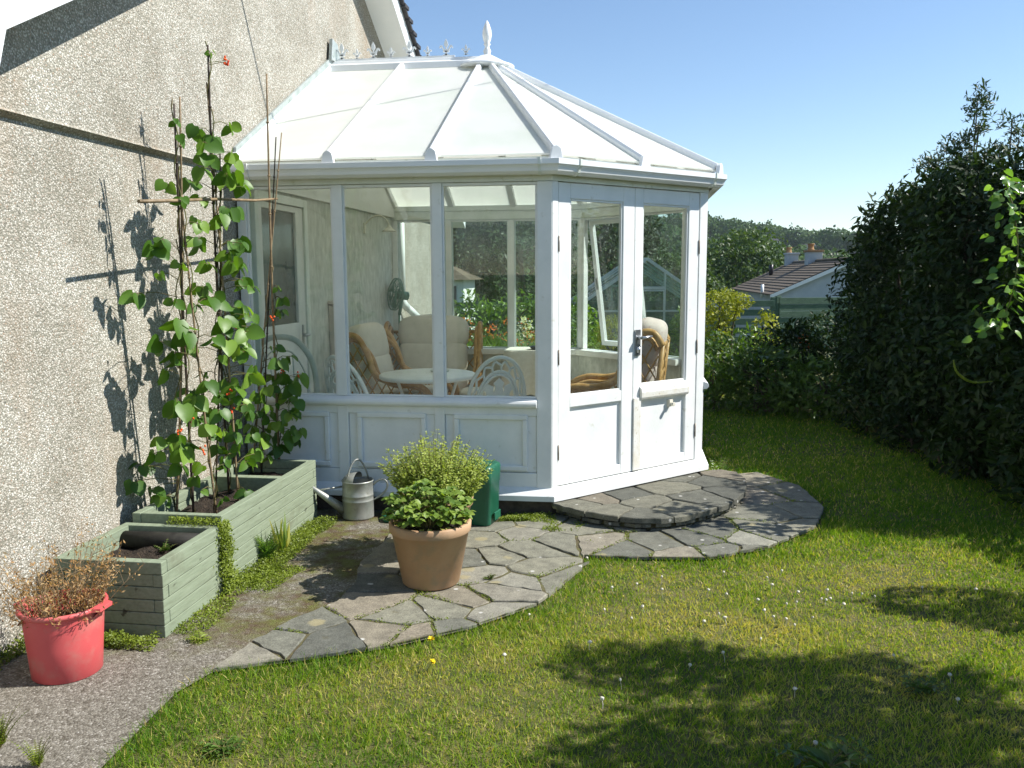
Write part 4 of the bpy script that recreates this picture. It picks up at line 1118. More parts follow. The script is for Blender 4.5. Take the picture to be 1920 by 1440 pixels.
bean_plant('young runner bean bushy at the foot of the long far cane', [(7, .42, .95, 16, .16, .085), (7, .95, 1.6, 5, .10, .065)], 15, 2)
bean_plant('runner bean low on the far canes beside the conservatory', [(8, .40, .95, 12, .15, .082), (9, .45, 1.05, 10, .15, .082), (9, 1.05, 1.4, 2, .07, .05)], 16, 1)

# ------------------------------------------------------------------ red bucket with dead plant
bc = (.41, -2.47, 0)
t = thing('bucket', 'faded red plastic bucket full of dead flowers beside the short planter', 'bucket', bc)
b = MB(); b.lathe([(0, 0), (.124, 0), (.131, .006), (.141, .14), (.151, .262), (.152, .270), (.164, .272), (.167, .279), (.165, .288), (.158, .291), (.149, .286), (.146, .26), (.134, .10), (.0, .09)], bc, 48)
b.build('body', M['red'], t)
for sg in (-1, 1):
    c = Vector(bc) + Vector((sg * .161, 0, .274)); b = MB()
    b.prism([c + Vector((0, y, 0)) + Vector((sg * o_, 0, 0)) for y, o_ in ((-.055, -.01), (-.04, .028), (.04, .028), (.055, -.01))], (0, 0, .016))
    b.prism([c + Vector((sg * -.012, y, -.03)) for y in (-.03, .03)] + [c + Vector((sg * .02, y, 0)) for y in (.03, -.03)], (0, 0, .004))
    b.build('handle_lug', M['red'], t, .004)
b = MB(); b.lathe([(0, .215), (.08, .222), (.1445, .21)], bc, 24); b.build('soil', M['soil'], t)
t = thing('dead_plant', 'brown dried flowers standing in the red bucket', 'dead plant', (bc[0], bc[1], .21))
st = MB(); lm = LM()
for k in range(105):
    a = random.uniform(0, 2 * pi); rr = .125 * sqrt(random.random())
    p = Vector((bc[0] + rr * cos(a), bc[1] + rr * sin(a), .21))
    hgt = random.uniform(.13, .36) * (1.1 if random.random() < .4 else .75)
    tip = p + Vector((cos(a) * rr * 1.0 + random.gauss(0, .05), sin(a) * rr * 1.0 + random.gauss(0, .05), hgt))
    mid = (p + tip) / 2 + Vector((random.gauss(0, .015), random.gauss(0, .015), .02))
    st.tube([p, mid, tip], [.0017, .0014, .0008], 4, cap=False)
    n = 24
    T = RNG.uniform(.25, 1.0, n)[:, None]; P = np.array(p) * (1 - T) + np.array(tip) * T + RNG.normal(size=(n, 3)) * .012
    lm.add(leaves(P, nrmz(rdir(n) + np.array([0, 0, .4])), rdir(n), RNG.uniform(.010, .024, n), RNG.uniform(.004, .008, n), 'diamond', np.clip(RNG.random(n) * .7 + .3 * T[:, 0], 0, 1)))
    for q in range(3):
        s0 = mid.lerp(tip, random.random()); st.tube([s0, s0 + Vector((random.gauss(0, .03), random.gauss(0, .03), random.uniform(.0, .05)))], .0008, 3, cap=False)
st.build('stems', M['bamboo'], t); lm.build('seed_heads', M['dead'], t)

# ------------------------------------------------------------------ pots
def pot(label, c, r0, r1, h):
    t = thing('plant_pot', label, 'plant pot', c, 'terracotta pots on the paving')
    b = MB(); b.lathe([(0, 0), (r0 - .008, 0), (r0, .008), (r0 + (r1 - r0) * .83, h * .84), (r1 - .004, h * .845), (r1, h * .86), (r1 + .003, h * .98), (r1 - .004, h), (r1 - .018, h), (r1 - .024, h * .97), (r1 - .03, h * .86), (0, h * .84)], c, 56)
    b.build('body', M['terracotta'], t)
    b = MB(); b.lathe([(0, h * .90), (r1 * .5, h * .91), (r1 - .026, h * .88)], c, 28); b.build('soil', M['soil'], t)
    return t
PC1 = (1.655, -1.335, .02); PC2 = (1.575, -.86, .02)
pot('terracotta coloured plastic pot standing in front, with broad leaves', PC1, .146, .208, .325)
pot('terracotta pot half hidden behind the front pot', PC2, .15, .212, .33)
t = thing('strawberry_plant', 'low broad leaved plant spilling over the front pot', 'plant', (PC1[0], PC1[1], .31))
st = MB(); lm = LM()
for k in range(230):
    a = random.uniform(0, 2 * pi); r = .19 * sqrt(random.random())
    p = Vector((PC1[0] + .5 * r * cos(a), PC1[1] + .5 * r * sin(a), .31))
    e = Vector((PC1[0] + 1.22 * r * cos(a), PC1[1] + 1.22 * r * sin(a), .36 + .16 * random.random() * (1.25 - r / .25) + .015))
    st.tube([p, p.lerp(e, .5) + Vector((0, 0, .03)), e], .0016, 4, cap=False)
    s = random.uniform(.024, .040)
    for da in (0, 2.0, -2.0):
        d = Vector((cos(a + da), sin(a + da), random.uniform(-.5, .25)))
        nn = Vector((.25 + random.gauss(0, .3), -.15 + random.gauss(0, .3), 1))
        lm.add(leaves(np.array([e]), np.array([d]), np.array([nn]), s, s * .85, 'bean', np.array([random.random()])))
st.build('stems', M['beanstem'], t); lm.build('leaves', M['strawb'], t, True)
lm = LM(); n = 26; a = RNG.uniform(0, 2 * pi, n)
P = np.stack([PC1[0] + .17 * np.cos(a), PC1[1] + .17 * np.sin(a), np.full(n, .345)], 1)
lm.add(leaves(P, np.stack([np.cos(a), np.sin(a), -.2 * np.ones(n)], 1), nrmz(rdir(n) * .3 + np.array([0, 0, 1.])), .035, .022, 'bean', RNG.uniform(.5, 1, n)))
lm.build('yellowed_leaves', M['spear'], t, True)
t = thing('herb_plant', 'tall pale green bushy herb rising behind the front pot', 'plant', (PC2[0], PC2[1], .31))
st = MB(); lm = LM()
for k in range(270):
    a = random.uniform(0, 2 * pi); r = .205 * sqrt(random.random())
    p = Vector((PC2[0] + .7 * r * cos(a), PC2[1] + .7 * r * sin(a), .31))
    hh = random.uniform(.20, .385) * (1.08 - .45 * (r / .205) ** 2)
    tip = p + Vector((cos(a) * (r * .72 + .03) + random.gauss(0, .02), sin(a) * (r * .72 + .03) + random.gauss(0, .02), hh))
    st.tube([p, p.lerp(tip, .5) + Vector((0, 0, .015)), tip], [.002, .0016, .001], 4, cap=False)
    n = 46
    T = RNG.uniform(.12, 1.0, n); P = np.array(p)[None] * (1 - T[:, None]) + np.array(tip)[None] * T[:, None]
    d = rdir(n); d[:, 2] = np.abs(d[:, 2]) * .4
    d = nrmz(d); P = P + d * (.020 * (1.15 - T))[:, None]
    lm.add(leaves(P, d, nrmz(rdir(n) * .5 + np.array([.2, -.1, .9])), .027 * (1.15 - .6 * T), .020 * (1.15 - .6 * T), 'lance', np.clip(.15 + .65 * T + RNG.normal(size=n) * .16, 0, 1)))
st.build('stems', M['beanstem'], t); lm.build('leaves', M['oregano'], t)

# ------------------------------------------------------------------ watering can
wc = Vector((.895, -.175, .004))
t = thing('watering_can', 'old galvanised watering can with its spout resting against the long planter', 'watering can', tuple(wc))
b = MB(); b.lathe([(0, 0), (.100, 0), (.103, .006), (.102, .012), (.1015, .115), (.104, .119), (.1015, .123), (.1012, .150), (.104, .154), (.101, .158), (.100, .238), (.104, .242), (.104, .250), (.099, .250), (.098, .23), (.098, .03), (0, .02)], tuple(wc), 40); b.build('body', M['zinc'], t)
b = MB(); R_ = .0985   # half dome hood over the back of the mouth
vs = []; fs = []; nu, nv = 18, 8
for i in range(nv + 1):
    ph = (pi / 2) * i / nv
    for k in range(nu + 1):
        a = pi * .5 + pi * k / nu
        vs.append(wc + Vector((R_ * cos(a) * cos(ph) * 1.0 - 0, R_ * sin(a) * (1 if i < nv else 0) * cos(ph), .246 + .055 * sin(ph) * 1.0)))
for i in range(nv):
    for k in range(nu): fs.append((i * (nu + 1) + k, i * (nu + 1) + k + 1, (i + 1) * (nu + 1) + k + 1, (i + 1) * (nu + 1) + k))
b.add(vs, fs, True); b.build('hood', M['zinc'], t)
b = MB()
S0 = wc + Vector((-.085, -.04, .055)); S1 = wc + Vector((-.285, -.11, .225))
b.tube([S0, S0.lerp(S1, .5), S1, S1 + (S1 - S0).normalized() * .004], [.033, .022, .013, .010], 18); b.build('spout', M['zinc'], t)
b = MB(); b.tube([wc + Vector((-.10, -.02, .205)), S0.lerp(S1, .82)], .006, 8); b.build('spout_brace', M['zinc'], t)
b = MB(); hp = []
for k in range(17):
    a = pi * k / 16
    hp.append(wc + Vector((.012 * sin(a) - .035 + .07 * k / 16 * 0, -.052 * cos(a), .248 + .135 * sin(a) ** .8)))
hp = [wc + Vector((-.055 + .11 * k / 16, -.06 + .12 * k / 16, .246 + .14 * sin(pi * k / 16) ** .75)) for k in range(17)]
b.tube(hp, .006, 8); b.build('carrying_handle', M['zinc'], t)
b = MB(); hp = [wc + Vector(q) for q in ((.098, .015, .215), (.135, .022, .245), (.17, .028, .25), (.192, .03, .225), (.185, .03, .185), (.15, .025, .145), (.10, .015, .115))]
sm = []
for i in range(len(hp) - 1):
    for k in range(4):
        p0, p1, p2, p3 = hp[max(0, i - 1)], hp[i], hp[i + 1], hp[min(len(hp) - 1, i + 2)]; u = k / 4
        sm.append(.5 * ((2 * p1) + (p2 - p0) * u + (2 * p0 - 5 * p1 + 4 * p2 - p3) * u * u + (3 * p1 - p0 - 3 * p2 + p3) * u ** 3))
sm.append(hp[-1]); b.tube(sm, .007, 8); b.build('back_handle', M['zinc'], t)

# ------------------------------------------------------------------ green bin and its lid
bc2 = Vector((1.712, -.235, .02))
t = thing('food_caddy', 'dark green plastic caddy bin standing open behind the pots', 'bin', tuple(bc2))
def rrect(w, d, r, n=5):
    out = []
    for cx, cy, a0 in ((w / 2 - r, d / 2 - r, 0), (-w / 2 + r, d / 2 - r, pi / 2), (-w / 2 + r, -d / 2 + r, pi), (w / 2 - r, -d / 2 + r, 1.5 * pi)):
        for k in range(n + 1):
            a = a0 + (pi / 2) * k / n; out.append((cx + r * cos(a), cy + r * sin(a)))
    return out
def loft(mb, rings, cap0=True, cap1=True, smooth=True):
    n = len(rings[0]); vs = [p for r in rings for p in r]; fs = []
    for i in range(len(rings) - 1):
        for k in range(n):
            k2 = (k + 1) % n; fs.append((i * n + k, i * n + k2, (i + 1) * n + k2, (i + 1) * n + k))
    mb.add(vs, fs, smooth)
    b0 = len(mb.v) - len(vs)
    if cap0: mb.f.append(tuple(b0 + k for k in range(n))[::-1]); mb.s.append(False)
    if cap1: mb.f.append(tuple(b0 + (len(rings) - 1) * n + k for k in range(n))); mb.s.append(False)
rz = Matrix.Rotation(radians(-12), 3, 'Z')
def rr3(w, d, r, z): return [bc2 + rz @ Vector((x, y, z)) for x, y in rrect(w, d, r)]
b = MB(); loft(b, [rr3(.205, .19, .03, 0), rr3(.212, .197, .034, .008), rr3(.226, .208, .034, .26), rr3(.230, .212, .034, .262), rr3(.238, .222, .034, .355), rr3(.234, .218, .04, .372), rr3(.215, .20, .045, .382)])
b.build('body', M['binGreen'], t)
b = MB()
for s in (-1, 1): b.obox(bc2 + rz @ Vector((-.07, s * .112 - .006, .366)), rz @ Vector((.14, 0, 0)), rz @ Vector((0, .012, 0)), (0, 0, .022))
for o_ in (b,): pass
b2 = MB(); b2.obox(bc2 + rz @ Vector((-.07, -.118, .366)), rz @ Vector((.14, 0, 0)), rz @ Vector((0, .012, 0)), (0, 0, .022)); b2.build('rim_lug', M['binGreen'], t, .004)
b2 = MB(); b2.obox(bc2 + rz @ Vector((.119, -.05, .03)), rz @ Vector((.012, 0, 0)), rz @ Vector((0, .10, 0)), (0, 0, .05)); b2.build('clip', M['binGreen'], t, .004)
lc = Vector((1.175, -.165, .006)); rz2 = Matrix.Rotation(radians(20), 3, 'Z')
b = MB()
def rr4(w, d, r, z): return [lc + rz2 @ Vector((x, y, z)) for x, y in rrect(w, d, r)]
loft(b, [rr4(.235, .22, .05, 0), rr4(.24, .225, .05, .012), rr4(.232, .217, .05, .026), rr4(.20, .185, .05, .032)])
b.obox(lc + rz2 @ Vector((-.05, -.012, .03)), rz2 @ Vector((.10, 0, 0)), rz2 @ Vector((0, .024, 0)), (0, 0, .014))
o = b.build('bin_lid', M['binGreen']); tag(o, 'green plastic bin lid lying on the ground beside the watering can', 'lid')

# ------------------------------------------------------------------ little plants by the planters
def ground_cover(name, label, regions, cat='creeping plant'):
    lm = LM()
    for fn, n, L in regions:
        P, Nn = fn(n)
        lm.add(leaves(P, nrmz(rdir(n) + Nn * .3), nrmz(Nn + rdir(n) * .6), RNG.uniform(.6, 1.3, n) * L, RNG.uniform(.5, 1.1, n) * L, 'diamond', np.clip(.15 + .6 * vnoise(P, 14) + RNG.normal(size=n) * .15, 0, 1)))
    o = lm.build(name, M['creeper']); tag(o, label, cat, kind='stuff')
def patch(x0, x1, y0, y1, h, dens=None, thr=.35, sc=5):
    def fn(n):
        out = []; tot = 0
        while tot < n:
            q = np.stack([RNG.uniform(x0, x1, n), RNG.uniform(y0, y1, n)], 1)
            ex = np.minimum(np.minimum(q[:, 0] - x0, x1 - q[:, 0]) / (x1 - x0), np.minimum(q[:, 1] - y0, y1 - q[:, 1]) / (y1 - y0)) * 4
            k = vnoise(q, sc) * .6 + .55 * np.clip(ex, 0, 1) > thr + .35 * RNG.random(n) * .6
            q = q[k]; out.append(q); tot += len(q)
        q = np.concatenate(out)[:n]
        return np.concatenate([q, (RNG.random((n, 1)) ** 1.5) * h * (.35 + vnoise(q, 11))[:, None]], 1), np.tile([[.1, -.1, 1.]], (n, 1))
    return fn
def hang(n):
    y = RNG.normal(-1.555, .028, n); z = RNG.uniform(0, .36, n); w = .7 + .6 * vnoise(np.stack([y, z], 1), 12)
    x = .632 + RNG.random(n) * .035 * w + .02 * (z < .1)
    return np.stack([x, -1.555 + (y + 1.555) * (1.25 - z), z], 1), np.tile([[1., -.2, .3]], (n, 1))
def bytop(n):
    return np.stack([RNG.uniform(.36, .63, n), RNG.normal(-1.548, .03, n), .352 + RNG.random(n) * .03], 1), np.tile([[.1, -.2, 1.]], (n, 1))
ground_cover('ground_cover', 'bright green creeping plant along the foot of the planters', [(hang, 3800, .012), (bytop, 1200, .010), (patch(.625, .80, -1.60, -.30, .05, thr=.42), 9000, .011), (patch(.64, .95, -1.75, -1.1, .02, thr=.62), 3200, .010), (patch(.16, .78, -2.30, -2.12, .05, thr=.5), 4200, .012), (patch(.60, .80, -2.2, -1.5, .025, thr=.6), 1500, .011), (patch(.0, .14, -2.6, -2.2, .07, thr=.4), 900, .014)])
ground_cover('ground_cover', 'green creeping plant under the conservatory sill beside the step', [(patch(1.83, 2.22, -.22, .0, .035, thr=.36), 5200, .011), (patch(2.10, 2.42, -.42, -.15, .03, thr=.5), 2600, .011), (patch(2.22, 2.50, -.78, -.48, .02, thr=.72, sc=9), 900, .010)])
def joint_moss(n):
    out = []; tot = 0
    sd = np.array(SEEDS)
    while tot < n:
        q = np.stack([RNG.uniform(1.0, 4.0, 40000), RNG.uniform(-2.4, 1.2, 40000)], 1)
        q = q[inpoly(q, PAVE)]
        d = np.sort(np.linalg.norm(q[:, None, :] - sd[None], axis=2), axis=1)
        k = (d[:, 1] - d[:, 0] < .020) & (vnoise(q, 3.5) > .50)
        q = q[k]; out.append(q); tot += len(q)
    q = np.concatenate(out)[:n]
    return np.concatenate([q, .010 + RNG.random((n, 1)) * .018], 1), np.tile([[0, 0, 1.]], (n, 1))
ground_cover('joint_moss', 'yellow green moss in the joints of the paving', [(joint_moss, 4200, .009)], 'moss')

def frond_plant(name, label, c, nf, L, m, w, up, tmpl='lance', leaflets=14, cat='plant', spread=(0, 2 * pi), split=True):
    t = thing(name, label, cat, c); st = MB(); lm = LM()
    for k in range(nf):
        a = random.uniform(*spread); l = L * random.uniform(.65, 1.1); e = random.uniform(up - .25, up + .25)
        p = Vector(c); pts = []
        for j in range(8):
            u = j / 7; ee = e - u * u * .7
            pts.append(p.copy()); p = p + Vector((cos(a) * cos(ee), sin(a) * cos(ee), sin(ee))) * l / 7
        st.tube(pts, [.0024 * (1 - j / 9) for j in range(8)], 4, cap=False)
        for j in range(leaflets):
            u = .12 + .88 * j / leaflets; i = min(6, int(u * 7)); q = pts[i].lerp(pts[i + 1], u * 7 - i); d = (pts[i + 1] - pts[i]).normalized(); sd = d.cross(Vector((0, 0, 1))).normalized(); up_ = sd.cross(d)
            for sg in (-1, 1):
                dd = (sd * sg + d * .45 + up_ * random.uniform(-.1, .25))
                ll = w * (1.15 - u) * random.uniform(.8, 1.15)
                lm.add(leaves(np.array([q]), np.array([dd]), np.array([up_]), ll, ll * .38, tmpl, np.array([random.random()])))
    st.build('stems', M['beanstem'], t); lm.build('leaves', M[m], t)
    return t
frond_plant('fern', 'small green fern at the foot of the long planter', (.655, -1.10, 0), 15, .20, 'fern', .055, 1.15, spread=(-2.0, 1.2))
t = thing('spear_plant', 'yellowing upright spear leaves beside the fern', 'plant', (.675, -.97, 0)); lm = LM()
for k in range(13):
    a = random.uniform(-1.8, 1.6); P = np.array([(.675 + random.uniform(-.04, .04), -.97 + random.uniform(-.06, .05), .0)])
    lm.add(leaves(P, np.array([(cos(a) * .35, sin(a) * .35, 1.)]), np.array([(.8, -.6 + random.gauss(0, .4), .2)]), random.uniform(.14, .26), random.uniform(.018, .034), 'lance', np.array([random.random()])))
lm.build('leaves', M['spear'], t)
frond_plant('garden_weed', 'small leafy weed in the empty planter', (.43, -1.74, .262), 9, .07, 'shrub', .026, .9, leaflets=5)
frond_plant('garden_weed', 'pale broad leaved weed on the concrete near the planter corner', (.80, -2.12, .004), 9, .09, 'creeper', .035, .35, leaflets=5)
frond_plant('garden_weed', 'tiny green weed growing between paving stones right of the front pot', (1.94, -1.25, .012), 12, .05, 'shrub', .022, .6, leaflets=4)
frond_plant('garden_weed', 'feathery yellow green sprig at the bottom left corner on the concrete', (.55, -3.03, .0), 12, .16, 'creeper', .022, 1.2, leaflets=12)
frond_plant('garden_weed', 'second feathery sprig on the concrete near the lawn edge', (.76, -3.12, .0), 10, .13, 'creeper', .02, 1.2, leaflets=12)
frond_plant('garden_weed', 'leafy weed against the foot of the conservatory right of the doors', (3.36, 1.16, .0), 14, .20, 'laurel', .05, 1.1, leaflets=7)
frond_plant('dock_weed', 'dark broad leaved weed at the bottom right of the lawn', (3.30, -2.80, .0), 12, .22, 'shrub', .085, .5, leaflets=3)
frond_plant('dock_weed', 'dark leaved weed in the lawn on the right', (3.78, -2.2, .0), 10, .14, 'shrub', .06, .5, leaflets=3)
frond_plant('dock_weed', 'flat green weed in the lawn at the bottom left', (1.30, -2.93, .0), 11, .11, 'shrub', .05, .3, leaflets=4)

# flowers in the lawn
def flower_master():
    t = thing('dandelion', 'fully open yellow dandelion in the lawn near the paving', 'flower', (1.83, -2.085, 0), 'yellow dandelions in the lawn')
    b = MB(); b.tube([(1.83, -2.085, -.01), (1.832, -2.087, .025), (1.831, -2.09, .045)], .0015, 5); b.build('stem', M['beanstem'], t)
    lm = LM(); n = 60; a = RNG.uniform(0, 2 * pi, n); r = RNG.uniform(0, .4, n)
    P = np.tile([[1.831, -2.09, .045]], (n, 1))
    D = np.stack([np.cos(a), np.sin(a) - .5, .25 + r * 2.2], 1)
    lm.add(leaves(P, D, np.tile([[0, -.3, 1.]], (n, 1)), RNG.uniform(.013, .021, n), .005, 'diamond'))
    lm.build('flower_head', M['yellowfl'], t)
    return t
d1 = flower_master()
d2 = d1.copy(); COL.objects.link(d2); d2.location = (1.855, -2.27, -.004); d2.rotation_euler = (0.35, .25, 1.0); d2.scale = (.85, .85, .9); d2['label'] = 'half closed yellow dandelion, the lower of the two'
for ch in d1.children:
    c = ch.copy(); COL.objects.link(c); c.parent = d2
b = MB(); b.blob((0, 0, .040), (.0085, .008, .0065), 1, 10, 7, jit=.28); b.tube([(0, 0, -.01), (.003, .0, .02), (0, 0, .04)], .0011, 4, cap=False)
cl0 = b.build('clover_flower', M['clover'])
rgc = random.Random(9); k = 0; spots = []
while len(spots) < 50:
    x = rgc.gauss(3.15, .5); y = rgc.gauss(-1.45, .42)
    if rgc.random() < .3: x = rgc.uniform(2.0, 4.4); y = rgc.uniform(-2.7, -.9)
    if inpoly(np.array([(x, y)]), HARD)[0] or y > -.85 or x > 4.5 or y < -2.9: continue
    spots.append((x, y))
for i, (x, y) in enumerate(spots):
    o = cl0 if i == 0 else cl0.copy()
    if i: COL.objects.link(o)
    o.location = (x, y, rgc.uniform(-.024, -.004)); o.rotation_euler = (rgc.gauss(0, .2), rgc.gauss(0, .2), rgc.uniform(0, 6)); s = rgc.uniform(.55, 1.15); o.scale = (s, s * rgc.uniform(.8, 1.1), 1)
    tag(o, 'tiny white clover flower head among the lawn grass', 'clover', 'white clover flowers in the lawn')
b = MB(); b.tube([(0, 0, -.01), (.004, 0, .07), (.002, .003, .15), (.006, .004, .215)], [.0011, .001, .0009, .0008], 4); b.blob((.006, .004, .222), (.0032, .0032, .012), 1, 7, 5)
s0 = b.build('grass_stalk', M['creeper'])
at = s0.data.attributes.new('tint', 'FLOAT', 'POINT'); at.data.foreach_set('value', np.full(len(s0.data.vertices), .75, np.float32))
for i, (x, y, s, r) in enumerate([(2.93, -2.62, 1.0, .0), (2.98, -2.60, .9, .8), (3.05, -2.72, .75, 2), (3.13, -2.74, .8, 3), (2.86, -2.78, .9, 4), (2.91, -2.79, .8, 5), (2.65, -2.20, 1.1, 1.4), (2.20, -2.22, .6, 2.2), (3.45, -2.55, 1.1, 3.1), (3.52, -2.52, 1.2, 4.4)]):
    o = s0 if i == 0 else s0.copy()
    if i: COL.objects.link(o)
    o.location = (x, y, 0); o.rotation_euler = (.12 * cos(r), .12 * sin(r), r); o.scale = (1, 1, s)
    tag(o, 'thin seed stalk standing above the mown grass', 'grass stalk', 'seed stalks in the lawn')

# ------------------------------------------------------------------ furniture inside the conservatory
FZ = .105
def place(t, x, y, rz, z=FZ):
    t.location = (x, y, z); t.rotation_euler = (0, 0, rz)
def cushion(mb, c, rad, p=.45, rot=None):
    return mb.blob(c, rad, p, 28, 16, rot)
def smooth_path(P, k=5):
    P = [Vector(p) for p in P]; out = []
    for i in range(len(P) - 1):
        p0, p1, p2, p3 = P[max(0, i - 1)], P[i], P[i + 1], P[min(len(P) - 1, i + 2)]
        for j in range(k):
            u = j / k
            out.append(.5 * ((2 * p1) + (p2 - p0) * u + (2 * p0 - 5 * p1 + 4 * p2 - p3) * u * u + (3 * p1 - p0 - 3 * p2 + p3) * u ** 3))
    out.append(P[-1]); return out
def rattan_chair(label, W, pink=False, top=1.0, inset=.06):
    t = thing('rattan_armchair', label, 'armchair', (0, 0, 0), 'rattan armchairs with cushions')
    h = W / 2; fr = MB()
    for s in (-1, 1):
        side = smooth_path([(s * h, .44, top - .14), (s * h, .37, top - .05), (s * h, .26, top - .06), (s * h, .17, top - .20), (s * h, .10, top - .38), (s * (h + .02), -.05, .56), (s * (h + .03), -.24, .555), (s * (h + .02), -.37, .50), (s * h, -.43, .38), (s * h, -.42, .20), (s * h, -.40, 0)])
        fr.tube(side, .027, 9)
        inner = smooth_path([(s * (h - .035), .40, top - .17), (s * (h - .035), .34, top - .09), (s * (h - .035), .25, top - .11), (s * (h - .035), .14, top - .23), (s * (h - .035), .07, top - .40), (s * (h - .03), -.06, .525), (s * (h - .02), -.23, .52), (s * (h - .03), -.35, .47), (s * (h - .03), -.405, .36), (s * (h - .03), -.40, .20)])
        fr.tube(inner, .02, 8)
        fr.tube([(s * h, .44, top - .13), (s * h, .40, .5), (s * h, .38, 0)], .02, 8)
        fr.tube([(s * h, -.41, .26), (s * h, .39, .26)], .017, 8)
    fr.tube([(-h, -.41, .30), (h, -.41, .30)], .02, 8); fr.tube([(-h, -.41, .22), (h, -.41, .22)], .016, 8); fr.tube([(-h, .44, top - .14), (h, .44, top - .14)], .018, 8); fr.tube([(-h, .40, .30), (h, .40, .30)], .018, 8)
    fr.build('frame', M['rattan'], t)
    la = MB()
    HY = [-.43, -.37, -.24, -.05, .10, .17, .26, .37, .44]; HZ_ = [.38, .47, .53, .535, .62 * top, .78 * top, .90 * top, .93 * top, .84 * top]
    for s in (-1, 1):
        for y0 in np.arange(-.62, .62, .088):
            for sl in (1, -1):
                pts = []
                for q in range(60):
                    z = .265 + q * .0125; y = y0 + sl * (z - .265) * .62
                    if -.42 < y < .41 and z < np.interp(y, HY, HZ_) - .01: pts.append((s * (h + .002 * sl), y, z))
                    elif pts: break
                if len(pts) > 3: la.tube([pts[0], pts[-1]], .0068, 5, cap=False)
    for x0 in np.arange(-h - .5, h + .5, .11):
        for sl in (1, -1):
            a, c = x0, x0 + sl * .42; z0, z1 = .31, top - .15
            pts = [(a + (c - a) * u, z0 + (z1 - z0) * u) for u in np.linspace(0, 1, 40)]; pts = [p for p in pts if -h < p[0] < h]
            if len(pts) > 4: la.tube([(p[0], .405 + .025 * (p[1] - z0) / (z1 - z0), p[1]) for p in (pts[0], pts[-1])], .0068, 5, cap=False)
    for x0 in np.arange(-h + .03, h, .045): la.tube([(x0, -.41, .22), (x0, -.41, .30)], .006, 5, cap=False)
    la.build('lattice', M['rattan'], t)
    cm = M['pinkcushion'] if pink else M['cushion']
    b = MB(); cushion(b, (0, -.04, .385), (h - inset + .02, .36, .085), .42); cushion_o = b.build('seat_cushion', M['cushion'], t)
    r = Matrix.Rotation(radians(-12), 3, 'X')
    b = MB(); cushion(b, (0, .255, .60), (h - inset, .115, .20), .5, r); cushion(b, (0, .315, .86), (h - inset + .01, .125, .185), .55, r); b.build('back_cushion', cm, t)
    return t
ch = rattan_chair('rattan armchair with cream cushions side on against the grey house wall', .66); place(ch, .60, 2.02, radians(83))
ch = rattan_chair('wide rattan armchair with cream cushions facing the camera in the far corner', 1.0, top=1.0, inset=.13); place(ch, .60, 3.22, radians(6))
ch = rattan_chair('rattan armchair behind the doors with a pink patterned cushion', .62, True, 1.0); place(ch, 2.50, 1.52, radians(-96)); ch.scale = (1, 1, 1.08)
def iron_chair(label, kind=0):
    t = thing('metal_chair', label, 'chair', (0, 0, 0), 'white cast metal garden chairs')
    m = M['ironwhite']
    tl = radians(13)
    def bp(u, v): return Vector((u, .19 + v * sin(tl) + .10 * (abs(u) / .23) ** 2 * -.6, .42 + v * cos(tl)))
    def arc(w, hh, z0=0.0, n=26): return [bp(w * cos(a) , z0 + (hh - z0) * abs(sin(a)) ** .8) for a in np.linspace(0, pi, n)]
    b = MB()
    for off_ in (-.007, .0, .007): b.tube([p + Vector((0, off_, 0)) for p in arc(.225 + off_ * .2, .47)], .014, 6)
    b.build('back_rim', m, t)
    b = MB()
    A1, A2, A3 = arc(.165, .36), arc(.145, .335), arc(.205, .445)
    b.tube(A1, .011, 6); b.tube(A2, .011, 6)
    for k in range(0, 26, 1):
        b.tube([A1[k], A2[k]], .0065, 4, cap=False)
    ks = list(range(1, 26, 3))
    for a, c in zip(ks[:-1], ks[1:]):
        mA = (A1[a] + A1[c]) / 2; outm = A3[(a + c) // 2]
        b.tube([A1[a], A1[a].lerp(A3[a], .55)], .009, 5, cap=False)
        b.tube([A1[a].lerp(A3[a], .55), outm], .009, 5, cap=False); b.tube([A1[c].lerp(A3[c], .55), outm], .009, 5, cap=False)
    # leaf motif
    for sgn, ln, wd in ((0, .30, .036), (.34, .27, .034), (-.34, .27, .034), (.75, .20, .03), (-.75, .20, .03)):
        d = (sin(sgn), cos(sgn)); q = (d[1], -d[0])
        pl = [(0, 0), (.3, .5), (.55, 1.0), (.75, .75), (.86, 1.15), (1.0, 0), (.86, -1.15), (.75, -.75), (.55, -1.0), (.3, -.5)]
        b.prism([bp(d[0] * ln * u + q[0] * wd * v, .01 + d[1] * ln * u + q[1] * wd * v) + Vector((0, -.004, 0)) for u, v in pl], (0, .009, 0))
    b.build('back_pattern', m, t)
    b = MB()
    b.lathe([(.185, .405), (.215, .40), (.218, .415), (.21, .428), (.185, .425), (.185, .405)], (0, 0, 0), 30)
    for a in np.arange(0, pi, pi / 9): b.bar((-.19 * cos(a), -.19 * sin(a), .41), (.19 * cos(a), .19 * sin(a), .41), .014, .010)
    b.lathe([(.09, .41), (.105, .41), (.105, .424), (.09, .424), (.09, .41)], (0, 0, 0), 22)
    b.build('seat', m, t)
    for sx in (-1, 1):
        for sy in (-1, 1):
            b = MB(); b.tube(smooth_path([(sx * .15, sy * .15, .41), (sx * .17, sy * .17, .28), (sx * .155, sy * .155, .12), (sx * .19, sy * .19, 0)]), .013, 7); b.build('leg', m, t)
    return t
ch = iron_chair('white cast chair with leafy openwork back in front of the right pane'); place(ch, 1.60, .98, radians(203))
ch = iron_chair('white cast chair half behind the window mullion, by the left armchair'); place(ch, .62, .90, radians(150))
t = thing('metal_chair', 'grey white hoop backed metal chair seen through the left pane by the back door', 'chair', (0, 0, 0), 'white cast metal garden chairs')
b = MB()
